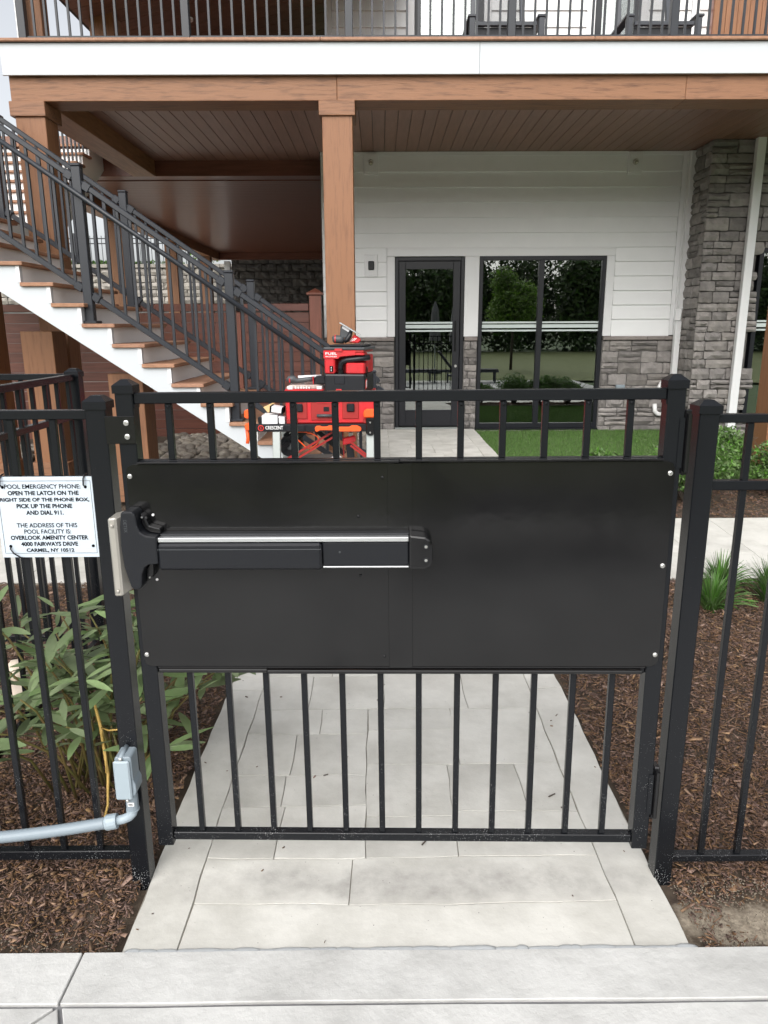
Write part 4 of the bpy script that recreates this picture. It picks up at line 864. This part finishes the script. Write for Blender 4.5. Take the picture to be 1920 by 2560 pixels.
MB().tube([(.105, .030, .12), (.105, .030, .148)], .0215, 12).build('hose_collar', 'black_gloss', va)
box('switch', 'black_gloss', va, .037, .061, -.0015, .0018, .137, .176, .003)
for i in range(3): MB().tube([(.049, -.0016, .146+.0105*i), (.049, -.0028, .146+.0105*i)], .0028, 8).build('button', 'print_white', va)
text('FUEL', 'print_white', va, .0505, -.0048, .255, .078, .0145, .012); text('BRUSHLESS', 'print_white', va, .0505, -.0048, .2365, .078, .008, .006)
lg = MB().prism([(.2735, .022, .026), (.2735, .068, .034), (.2735, .068, .09), (.2735, .022, .082)], (.001, 0, 0)).build('emblem', 'print_red', va)
for y in (.028, .040, .052): MB().prism([(.2748, y, .034), (.2748, y+.006, .035), (.2748, y+.014, .082), (.2748, y+.008, .081)], (.0005, 0, 0)).build('emblem', 'print_white', va)
box('side_latch', 'black_gloss', va, .2728, .279, .055, .075, .10, .17, .003)
va.rotation_euler = (0, 0, -R(11))
# circular saw on the vacuum lid
cs = thing('circular_saw', 'red and black circular saw with a silver shoe, upside down on the vacuum', 'saw', (-.22, 5.08, 1.5355), TG)
MB().tube([(-.312, 5.06, 1.568), (-.297, 5.06, 1.569), (-.262, 5.06, 1.567), (-.235, 5.06, 1.566)], [.017, .026, .027, .027], 14).build('motor', 'grey_plastic', cs, smooth=True); MB().tube([(-.296, 5.06, 1.569), (-.289, 5.06, 1.569)], .0275, 14).build('ring', 'red_plastic', cs)
pts = [(-.262, 1.585), (-.255, 1.655), (-.24, 1.66), (-.17, 1.628), (-.185, 1.60), (-.21, 1.578), (-.24, 1.572)]
MB().xz(pts, 5.04, 5.075).build('blade_guard', 'grey_plastic', cs, .006)
MB().xz([(-.262, 1.672), (-.258, 1.678), (-.125, 1.598), (-.128, 1.590)], 5.01, 5.13).build('shoe', 'silver', cs, .0015)
MB().xz([(-.245, 1.640), (-.242, 1.655), (-.195, 1.632), (-.2, 1.612)], 5.034, 5.0395).build('guard_label', 'card', cs)
MB().tube([(-.188, 5.03, 1.615), (-.196, 5.02, 1.59), (-.212, 5.02, 1.565), (-.232, 5.02, 1.552)], [.014, .016, .016, .013], 10).build('grip', 'black_plastic', cs, smooth=True)
MB().xz([(-.205, 1.548), (-.165, 1.60), (-.125, 1.573), (-.122, 1.556), (-.14, 1.541)], 5.03, 5.10).build('housing', 'red_plastic', cs, .006)
for i in range(3): MB().xz([(-.196+.012*i, 1.552+.003*i), (-.192+.012*i, 1.552+.003*i), (-.172+.012*i, 1.575), (-.176+.012*i, 1.577)], 5.0288, 5.0296).build('stripe', 'print_white', cs)
# white cartons at the left end of the stand
c1 = thing('carton', 'small white carton with a tucked flap, lower one on the stand', 'box', (-.74, 5.0, 1.017), TG)
MB().box(-.79, -.685, 4.965, 5.12, 1.0175, 1.075).build('carton_body', 'card', c1, .002); MB().xz([(-.787, 1.0745), (-.688, 1.0745), (-.705, 1.045), (-.77, 1.045)], 4.9625, 4.9645).build('flap', 'card', c1)
c2 = thing('carton', 'white carton with black ends tipped on top of the lower one', 'box', (-.69, 5.03, 1.09), TG)
MB().xz([(-.735, 1.098), (-.73, 1.135), (-.645, 1.122), (-.65, 1.086)], 4.97, 5.10).build('carton_body', 'card', c2, .003); MB().xz([(-.738, 1.096), (-.733, 1.137), (-.722, 1.135), (-.727, 1.094)], 4.968, 5.102).build('carton_end', 'print_black', c2)
MB().xz([(-.66, 1.087), (-.655, 1.124), (-.643, 1.122), (-.648, 1.085)], 4.968, 5.102).build('carton_end', 'print_black', c2)
c3 = MB().xz([(-.675, 1.018), (-.678, 1.068), (-.638, 1.063), (-.638, 1.018)], 4.967, 5.05).build('label_sheet', 'card', None, .001); tag(c3, 'white packet with small print wedged against the red tool box', 'packet', TG)
c4 = MB().xz([(-.80, 1.115), (-.73, 1.145), (-.70, 1.09), (-.77, 1.078)], 5.11, 5.16).build('envelope', 'tan', None, .001); tag(c4, 'tan envelope tucked behind the white cartons', 'envelope', TG)
# saw head and hose reel hanging below
ms = thing('mitre_saw', 'black saw with a round motor below the work stand', 'saw', (-.6, 5.2, .8), TG)
MB().tube([(-.625, 5.10, .845), (-.625, 5.16, .845), (-.625, 5.30, .845)], [.074, .078, .078], 22).build('motor', 'black_plastic', ms, .003); MB().tube([(-.625, 5.098, .845), (-.625, 5.088, .845)], .022, 14).build('hub', 'grey_plastic', ms)
MB().bar((-.66, 5.16, .90), (-.54, 5.16, 1.0), .05, .05).build('arm', 'black_plastic', ms, .004); MB().bar((-.63, 5.15, .93), (-.56, 5.15, .985), .04, .006).build('fence', 'silver', ms)
MB().box(-.70, -.3, 5.1, 5.4, .70, .74).build('base', 'aluminium', ms, .004)
dl_ = thing('cordless_drill', 'red cordless tool standing under the right end of the work stand', 'power tool', (-.2, 5.06, .76), TG)
MB().xz([(-.255, .86), (-.255, .905), (-.18, .925), (-.165, .915), (-.165, .885), (-.20, .87)], 5.04, 5.09).build('body', 'red_plastic', dl_, .006); MB().xz([(-.235, .86), (-.185, .88), (-.175, .77), (-.225, .755)], 5.045, 5.085).build('grip', 'black_plastic', dl_, .006); MB().xz([(-.215, .915), (-.185, .925), (-.185, .948), (-.215, .948)], 5.05, 5.08).build('nose', 'stainless', dl_, .003)
MB().box(-.24, -.13, 5.03, 5.10, .735, .758).build('battery', 'black_plastic', dl_, .005)
bg_ = MB().sphere((-.30, 5.08, .745), 1, 10, 6, (.05, .05, .04)).build('plastic_bag', 'card', None, smooth=True); tag(bg_, 'crumpled pale plastic bag under the work stand', 'bag', TG)
P = [(-.50+.075*math.cos(a)+.02*math.sin(2*a), 5.02-.01*math.sin(a), .90+.055*math.sin(a)-.02*math.cos(a)) for a in [i*2*math.pi/24 for i in range(25)]]
cdn = MB().tube(P, .0045, 6).build('orange_cord', 'orange_plastic', None, smooth=True); tag(cdn, 'loop of orange cord hanging from the stand beam', 'cord', TG)
# low table under: pale board shelf of the stair foot
# ------------------------------------------------------------------ patio chairs on the upper deck
def chair(x, y, label):
    c = thing('patio_armchair', label, 'chair', (x, y, 4.072), 'dark patio armchairs on the upper deck')
    for sx in (-1, 1):
        X = x+sx*.36
        box('arm', 'chair_metal', c, X-.045, X+.045, y-.38, y+.3, 4.74, 4.765, .005); box('leg', 'chair_metal', c, X-.03, X+.03, y-.37, y-.31, 4.073, 4.739, .004); box('leg', 'chair_metal', c, X-.03, X+.03, y+.25, y+.31, 4.073, 4.739, .004)
        MB().bar((X, y-.28, 4.5), (X, y+.22, 4.72), .05, .05).build('brace', 'chair_metal', c, .003)
    box('seat_rail', 'chair_metal', c, x-.31, x+.31, y-.37, y-.32, 4.66, 4.70, .005); box('front_panel', 'chair_mesh', c, x-.30, x+.30, y-.33, y-.31, 4.20, 4.655, .004)
    box('seat', 'chair_mesh', c, x-.31, x+.31, y-.31, y+.25, 4.47, 4.50, .006)
    MB().hexa([(x-.26, y+.2, 4.52), (x+.26, y+.2, 4.52), (x+.26, y+.24, 4.52), (x-.26, y+.24, 4.52), (x-.25, y+.42, 5.35), (x+.25, y+.42, 5.35), (x+.25, y+.46, 5.35), (x-.25, y+.46, 5.35)]).build('backrest', 'chair_sheer', c, .006)
    for sx in (-1, 1): MB().bar((x+sx*.285, y+.21, 4.45), (x+sx*.27, y+.45, 5.38), .05, .05).build('back_post', 'chair_metal', c, .004)
    MB().bar((x-.3, y+.45, 5.37), (x+.3, y+.45, 5.37), .05, .05).build('back_rail', 'chair_metal', c, .004)
chair(1.34, 9.0, 'dark patio armchair beside the left sliding door on the upper deck')
chair(2.97, 9.0, 'dark patio armchair on the upper deck nearer the wood clad wall')

# ------------------------------------------------------------------ plants
LV = []
for k in range(8):
    rg = random.Random(40+k); V = []; n = 5; wid = rg.uniform(.115, .18); dr = rg.uniform(.05, .45); fold = rg.uniform(.1, .35); tw = rg.uniform(-.3, .3)
    for i in range(n+1):
        u = i/n; w = wid*(math.sin(math.pi*min(1, u*.94+.03))**.8)*(1-.35*u); z = -.5*dr*u*u+.12*u; c_, s_ = math.cos(tw*u), math.sin(tw*u)
        for sgn in (-1, 0, 1): V.append((sgn*w*c_, u, z+abs(sgn)*w*fold+sgn*w*s_))
    Fq = []
    for i in range(n):
        a = 3*i; Fq += [(a, a+1, a+4, a+3), (a+1, a+2, a+5, a+4)]
    m = bpy.data.meshes.new('leaf'); m.from_pydata(V, [], Fq); m.polygons.foreach_set('use_smooth', [True]*len(Fq)); setmat(m, 'leaf'); LV.append(m)
def quat_to(d, roll_=0):
    q = Vector(d).to_track_quat('Y', 'Z').to_matrix().to_4x4() @ Matrix.Rotation(roll_, 4, 'Y'); return q.to_euler()
pe = thing('peony_plant', 'leafy green peony with yellowing stems growing in the mulch behind the left fence', 'plant', (-.95, 2.45, 0))
rg = random.Random(12); nleaf = 0; REST = []
stems = []
for i in range(38):
    a = rg.uniform(0, 6.28); e = rg.uniform(.25, 1); bx, by = -1.02+rg.uniform(-.13, .13), 2.50+rg.uniform(-.13, .13)
    hgt = rg.uniform(.38, .74)*(1-.25*e); tx = bx+math.cos(a)*e*.46; ty = by+math.sin(a)*e*.36
    stems.append(((bx, by), (tx, ty), hgt))
stems += [((-.98, 2.45), (-.78, 2.36), .66), ((-1.02, 2.45), (-.86, 2.5), .95), ((-.95, 2.5), (-.62, 2.7), .50), ((-.93, 2.5), (-.55, 2.62), .42), ((-1.1, 2.4), (-1.35, 2.35), .72), ((-1.15, 2.4), (-1.42, 2.3), .55), ((-.95, 2.4), (-.80, 2.25), .45), ((-1.1, 2.35), (-1.15, 2.15), .5), ((-1.0, 2.4), (-1.0, 2.12), .42), ((-.9, 2.42), (-.72, 2.18), .3), ((-1.2, 2.4), (-1.3, 2.12), .35)]
for (bx, by), (tx, ty), hgt in stems:
    pts = [Vector((bx, by, -.02)), Vector((bx+(tx-bx)*.3, by+(ty-by)*.3, hgt*.5)), Vector((bx+(tx-bx)*.7, by+(ty-by)*.7, hgt*.85)), Vector((tx, ty, hgt))]
    sm = MB().tube(pts, [.0055, .0045, .0035, .0025], 6).build('stem', 'stem', pe, smooth=True)
    for node in (.42, .62, .8, .93, 1.0):
        seg = min(2, int(node*3)); u = node*3-seg; p = pts[seg].lerp(pts[seg+1], u); az = rg.uniform(0, 6.28)
        for q in range(2 if node < 1 else 3):
            a2 = az+q*(2.2 if node < 1 else 2.1)+rg.uniform(-.5, .5); el = rg.uniform(-.25, .55); d = Vector((math.cos(a2)*math.cos(el), math.sin(a2)*math.cos(el), math.sin(el)))
            L_ = rg.uniform(.085, .15)*(1.05 if node < 1 else .85); st0 = p+d*rg.uniform(.0, .05)
            L_ *= 1.1; eu = quat_to(d, rg.uniform(-.5, .5)); sc_ = (L_*rg.uniform(.85, 1.25), L_, L_); front = st0.y < 2.62
            if nleaf < 296 and (front or rg.random() < .25): put('leaf', rg.choice(LV), sm, st0, eu, sc_); nleaf += 1
            else: REST.append((rg.choice(LV), Matrix.LocRotScale(st0, eu, Vector(sc_))))
b = bmesh.new()
for me_, mt_ in REST:
    t_ = me_.copy(); t_.transform(mt_); b.from_mesh(t_); bpy.data.meshes.remove(t_)
me_ = bpy.data.meshes.new('foliage'); b.to_mesh(me_); b.free(); setmat(me_, 'leaf_joined'); me_.transform(Matrix.Translation(-Vector(pe.location))); o = tag(put('foliage', me_, pe, pe.location), kind='stuff')
# dry stems and a spent bloom
P = [(-.98, 2.3, .40), (-.955, 2.27, .33), (-.93, 2.22, .26), (-.91, 2.18, .21), (-.905, 2.14, .12), (-.93, 2.10, .02)]
MB().tube(P, [.005, .006, .0055, .005, .004, .003], 6).build('dry_stem', 'stem_dry', pe, smooth=True)
MB().tube([(-.955, 2.27, .33), (-.90, 2.2, .36), (-.86, 2.17, .38)], .003, 5).build('dry_stem', 'stem_dry', pe, smooth=True)
MB().tube([(-.95, 2.26, .32), (-.915, 2.19, .27), (-.912, 2.17, .22)], .0025, 5).build('dry_stem', 'stem_dry', pe, smooth=True)
m = MB()
for i in range(9):
    a = i*.7; m.prism([(-.86, 2.5, .95), (-.86+.022*math.cos(a), 2.5+.022*math.sin(a), .962), (-.86+.038*math.cos(a+.3), 2.5+.038*math.sin(a+.3), .945+.01*(i % 3))], (0, 0, .0015))
m.build('spent_bloom', 'petal', pe)
# clipped evergreen shrubs across the path
def shrub(x, y, r, h, n, seed, label, mat='leaf_small', size=.021, group='rounded evergreen shrubs beside the cross path'):
    z = zp(y)-.03; s = thing('shrub', label, 'shrub', (x, y, z), group); m = MB(); rg = random.Random(seed)
    for i in range(22):
        a = rg.uniform(0, 6.28); e = rg.uniform(.2, .85); m.tube([(x, y, z), (x+math.cos(a)*r*e*.5, y+math.sin(a)*r*e*.5, z+h*.45), (x+math.cos(a)*r*e, y+math.sin(a)*r*e, z+h*rg.uniform(.6, .9))], [.006, .004, .002], 4)
    m.build('branch', 'bark', s)
    V, Q = leaf_cloud(n, (x, y, z+h*.52), (r*.92, r*.92, h*.48), size, 20, seed, shell=.42)
    o = tag(put('foliage', arr_mesh('foliage', V, Q, mat), s), kind='stuff'); o.location = (0, 0, 0); o.data.transform(Matrix.Translation(-Vector(s.location))); return s
shrub(2.62, 6.15, .50, .60, 9000, 1, 'bright green shrub just right of the right gate post beyond the cross path')
shrub(3.02, 6.75, .55, .60, 9000, 2, 'rounded green shrub seen above the second fence rail, farther back than its neighbours')
shrub(3.62, 6.30, .55, .58, 9000, 3, 'dark rounded green shrub near the brown column base at the right edge')
shrub(1.95, 6.25, .45, .5, 5000, 4, 'green shrub hidden mostly behind the gate panel and right post')
shrub(-1.95, 5.0, .16, .30, 1800, 5, 'small bright shrub low behind the white sign', group=None)
shrub(-1.62, 5.35, .28, .52, 3500, 6, 'upright shrub showing in the gap between the left post and the gate', group=None)
shrub(-2.35, 5.25, .22, .40, 2200, 7, 'small light green shrub beside the stair posts, behind the corner post', group=None)
# strappy grass clumps
def clump(x, y, r, h, n, seed, label):
    z = zp(y)-.03; c = thing('grass_clump', label, 'grass clump', (x, y, z), 'strappy grass clumps in the mulch'); g = np.random.default_rng(seed); V = []; Q = []
    for i in range(n):
        a = g.uniform(0, 6.283); e = g.uniform(.15, 1); L = h*g.uniform(.7, 1.15); w = g.uniform(.0035, .0065); ex = e*r*1.25; bx, by = x+math.cos(a)*r*.18*e, y+math.sin(a)*r*.18*e; k = len(V)
        for j in range(5):
            u = j/4; rr = ex*u**1.3; zz = z+L*(u*1.25-e*.75*u*u); ww = w*(1-u**2*.9); t = a+1.57
            px_, py_ = bx+math.cos(a)*rr, by+math.sin(a)*rr; V += [(px_-math.cos(t)*ww, py_-math.sin(t)*ww, zz), (px_+math.cos(t)*ww, py_+math.sin(t)*ww, zz+.002)]
        Q += [(k+2*j, k+2*j+1, k+2*j+3, k+2*j+2) for j in range(4)]
    o = tag(put('blades', arr_mesh('blades', V, Q, 'leaf_strap', True), c), kind='stuff'); o.location = (0, 0, 0); o.data.transform(Matrix.Translation(-Vector(c.location)))
clump(2.08, 4.28, .17, .24, 260, 1, 'green grass clump by the path edge right of the gate, the farther of two')
clump(1.93, 4.05, .18, .22, 220, 2, 'looser pale grass clump half hidden behind the right gate post')
clump(2.31, 4.10, .20, .30, 300, 3, 'grass clump cut off by the right edge of the photo')
# rocks
RK = []
for k in range(7):
    m = bpy.data.meshes.new('rock'); b = bmesh.new(); bmesh.ops.create_icosphere(b, subdivisions=2, radius=.5); rg = random.Random(k)
    sx, sy, sz = rg.uniform(.8, 1.1), rg.uniform(.65, .9), rg.uniform(.45, .7); ph = [rg.uniform(0, 6) for _ in range(6)]
    for v in b.verts:
        c = v.co; f_ = 1+.10*math.sin(4*c.x+ph[0])*math.sin(5*c.y+ph[1])+.08*math.sin(6*c.z+ph[2]+3*c.x); v.co = Vector((c.x*sx*f_, c.y*sy*f_, c.z*sz*f_))
    b.to_mesh(m); b.free(); m.polygons.foreach_set('use_smooth', [True]*len(m.polygons)); setmat(m, 'river_rock'); RK.append(m)
bed = struct('rock_bed', loc=(0, 0, 0)); rg = random.Random(9); n = 0
base = slope_sheet('rock_base', -4.5, -.36, 7.1, 9.68, -.012, 'soil', .01, .3); base.parent = bed
cells = [(x, y) for y in np.arange(7.25, 9.6, .105) for x in np.arange(-2.55, -1.25, .122)]+[(x, y) for y in np.arange(7.7, 9.3, .12) for x in np.arange(-4.3, -3.7, .13)]
for x, y in cells[:298]:
    s = rg.uniform(.10, .17); put('river_rock', rg.choice(RK), bed, (x+rg.uniform(-.03, .03), y+rg.uniform(-.03, .03), zp(y)+s*.12), (rg.uniform(-.3, .3), rg.uniform(-.3, .3), rg.uniform(0, 6.3)), (s, s, s))
b2 = struct('rock_strip', loc=(0, 0, 0)); slope_sheet('rock_base', -.35, -.06, 7.1, 9.6, -.014, 'soil', .01, .3).parent = b2
for i in range(75):
    y = 7.15+rg.random()*2.5; s = rg.uniform(.09, .15); put('river_rock', rg.choice(RK), b2, (-.21+rg.uniform(-.11, .11), y, zp(y)+s*.12), (0, 0, rg.uniform(0, 6.3)), (s, s, s))
PR = [r.copy() for r in RK[:4]]
for r in PR: setmat(r, 'pale_rock')
for x, y, s, lb in ((-1.60, 3.02, .16, 'large pale boulder beside the fence corner, lowest of the heap'), (-1.72, 2.96, .14, 'pale boulder left of the largest one by the fence corner'), (-1.63, 3.06, .13, 'pale boulder lying on top of the heap by the fence corner'), (-1.50, 3.02, .12, 'small pale boulder right of the largest one by the fence corner')):
    o = put('boulder', PR[int(s*100) % 4], None, (x, y, (.07 if 'top' not in lb else .16)), (0, 0, x*9), (s, s, s*1.25)); tag(o, lb, 'rock', 'pale boulders by the fence corner')
for x, y, s, lb in ((-1.33, 2.17, .10, 'dusty grey stone in the mulch left of the conduit'), (1.42, 1.80, .035, 'small tan stone in the bare soil right of the gate post'), (1.20, 1.86, .028, 'round grey pebble in the soil below the right fence'), (1.52, 1.76, .03, 'crumbly tan pebble near the right edge of the bare soil')):
    o = put('stone', PR[int(s*1000) % 4], None, (x, y, s*.18), (0, 0, x*5), (s, s*.8, s)); tag(o, lb, 'stone')
# small roots and twigs in the bare soil
rt_ = MB().tube([(1.22, 1.80, .0), (1.30, 1.82, .012), (1.38, 1.80, .01), (1.46, 1.78, .006)], .0018, 5).build('pale_root', 'card', None, smooth=True); tag(rt_, 'thin pale root curling on the bare soil at the right', 'root')

# ------------------------------------------------------------------ mulch
def chips(name, regions, seed, mat='mulch_chip', keep=None, lmin=.012, lmax=.05, wid=(.14, .42), zadd=0.):
    g = np.random.default_rng(seed); Vs, Qs, k = [], [], 0
    for x0, x1, y0, y1, dens in regions:
        N = int((x1-x0)*(y1-y0)*dens); x = g.uniform(x0, x1, N); y = g.uniform(y0, y1, N)
        if keep is not None:
            ok = keep(x, y, g); x, y = x[ok], y[ok]; N = len(x)
        mound = .014*np.sin(x*7+1)*np.sin(y*6)+.010*np.sin(x*17+y*11)
        z = np.interp(y, [3.3, 7.5], [0, .27])-.010+(mound*.7 if not zadd else 0)+g.uniform(0, .018 if not zadd else .002, N)+zadd
        L = lmin+(lmax-lmin)*g.beta(1.3, 3.6, N); Wd = L*g.uniform(wid[0], wid[1], N); Wd = np.maximum(Wd, .0025); T = g.uniform(.0005, .0018, N)
        yaw_ = g.uniform(0, 6.283, N); tilt = g.normal(0, .28 if not zadd else .03, N); rl = g.normal(0, .35 if not zadd else .05, N)
        ux = np.stack([np.cos(yaw_)*np.cos(tilt), np.sin(yaw_)*np.cos(tilt), np.sin(tilt)], 1); vx = np.stack([-np.sin(yaw_)*np.cos(rl), np.cos(yaw_)*np.cos(rl), np.sin(rl)], 1); wx = np.cross(ux, vx)
        c = np.stack([x, y, z], 1); tip = g.uniform(.35, 1, (N, 2)); V = []
        for sz in (-1, 1):
            for sx, sy in ((-1, -1), (1, -1), (1, 1), (-1, 1)):
                tt = tip[:, 0 if sx < 0 else 1]; V.append(c+ux*(sx*L*g.uniform(.40, .52, N))[:, None]+vx*(sy*Wd*.5*tt)[:, None]+wx*(sz*T)[:, None])
        V = np.stack(V, 1).reshape(-1, 3); b = np.arange(N)[:, None, None]*8; q = np.array([(3, 2, 1, 0), (4, 5, 6, 7), (0, 1, 5, 4), (1, 2, 6, 5), (2, 3, 7, 6), (3, 0, 4, 7)])[None]
        Vs.append(V); Qs.append((b+q).reshape(-1, 4)+k); k += 8*N
    return tag(put(name, arr_mesh(name, np.concatenate(Vs), np.concatenate(Qs), mat)), kind='stuff')
def keepR(x, y, g):
    bare = np.exp(-(((x-1.27)/.40)**2+((y-1.755)/.125)**2)); ok = g.uniform(0, 1, len(x)) > bare*1.5
    edge = (x > .885-.0*y) | (y > 1.98); return ok & edge & ((x > .89) | (g.uniform(0, 1, len(x)) < .8))
def keepL(x, y, g): return g.uniform(0, 1, len(x)) > .75*np.exp(-(((x+.95)/.22)**2+((y-1.69)/.03)**2))
for sd_, regs, kp in ((1, [(-2.0, -.735, 1.668, 2.6), (-2.6, -.735, 2.6, 4.47)], keepL), (2, [(.86, 2.0, 1.668, 2.6), (.86, 2.9, 2.6, 4.47)], keepR)):
    chips('mulch', [(*r, 17000 if r[2] < 2 else 8500) for r in regs], sd_, keep=kp, lmin=.005, lmax=.028)
    chips('mulch_pieces', [(*r, 1000) for r in regs], sd_+20, keep=kp, lmin=.02, lmax=.07, mat='mulch_pale')
    chips('mulch_fibre', [(*r, 3500) for r in regs], sd_+40, keep=kp, lmin=.015, lmax=.07, mat='mulch_chip', wid=(.05, .12))
chips('mulch', [(1.9, 4.8, 5.71, 6.7, 2600)], 3)
chips('mulch', [(-3.2, -.72, 5.71, 6.1, 1500)], 5)
chips('stray_chips', [(-.70, -.58, 1.69, 4.4, 55), (.72, .835, 1.69, 4.4, 55), (-.58, .70, 1.69, 4.4, 7), (-1.7, -.75, 1.53, 1.65, 40), (.9, 1.8, 1.56, 1.65, 40)], 31, zadd=.0125, lmin=.005, lmax=.03)
# grains and crumbs of soil
chips('soil_crumbs', [(.88, 1.75, 1.668, 1.93, 12000), (-1.5, -.74, 1.668, 1.74, 5000)], 7, mat='bare_soil', lmin=.003, lmax=.010)
# short grass
def lawn_blades(x0, x1, y0, y1, N, seed):
    g = np.random.default_rng(seed); x = g.uniform(x0, x1, N); y = g.uniform(y0, y1, N); z = np.interp(y, [3.3, 7.5], [0, .27])-.045; a = g.uniform(0, 6.283, N); h = g.uniform(.018, .045, N); w = .0022
    lx, ly = g.normal(0, .012, N), g.normal(0, .012, N); c, s = np.cos(a)*w, np.sin(a)*w
    V = np.stack([np.stack([x-c, y-s, z], 1), np.stack([x+c, y+s, z], 1), np.stack([x+lx, y+ly, z+h], 1)], 1).reshape(-1, 3)
    tag(put('grass', arr_mesh('grass', V, np.arange(3*N).reshape(N, 3), 'blade')), kind='stuff')
lawn_blades(1.3, 5.6, 6.7, 10.25, 110000, 4)
# twigs and chips on the path
for x, y, L, a, lb in ((.60, 2.33, .03, .5, 'dark twig on the right side of the path, upper of two'), (.63, 2.27, .022, -.6, 'dark twig on the right side of the path, lower of two'), (.13, 2.08, .022, .9, 'curled twig in the middle of the path behind the gate'), (-.22, 2.47, .018, .3, 'brown wood chip on the path behind the third lower picket'), (-.02, 3.05, .025, -.4, 'thin twig on the path just below the gate panel')):
    o = MB().bar((x, y, .006), (x+L*math.cos(a), y+L*math.sin(a), .008), .004, .003).build('twig', 'bark'); tag(o, lb, 'twig')

# ------------------------------------------------------------------ fit lettering to its printed width
bpy.context.view_layer.update(); dg = bpy.context.evaluated_depsgraph_get()
for o, w, h in TEXTS:
    me = bpy.data.meshes.new_from_object(o.evaluated_get(dg)); d = o.dimensions; sx = w/max(d.x, 1e-6); sy = (h/max(d.y, 1e-6)) if h else sx
    me.transform(Matrix.Diagonal((sx, sy, 1, 1))); c = [sum(v.co[k] for v in me.vertices)/max(1, len(me.vertices)) for k in range(3)]
    n = bpy.data.objects.new('lettering', me); COL.objects.link(n); n.parent = o.parent; n.location = o.location; n.rotation_euler = o.rotation_euler
    bpy.data.objects.remove(o)
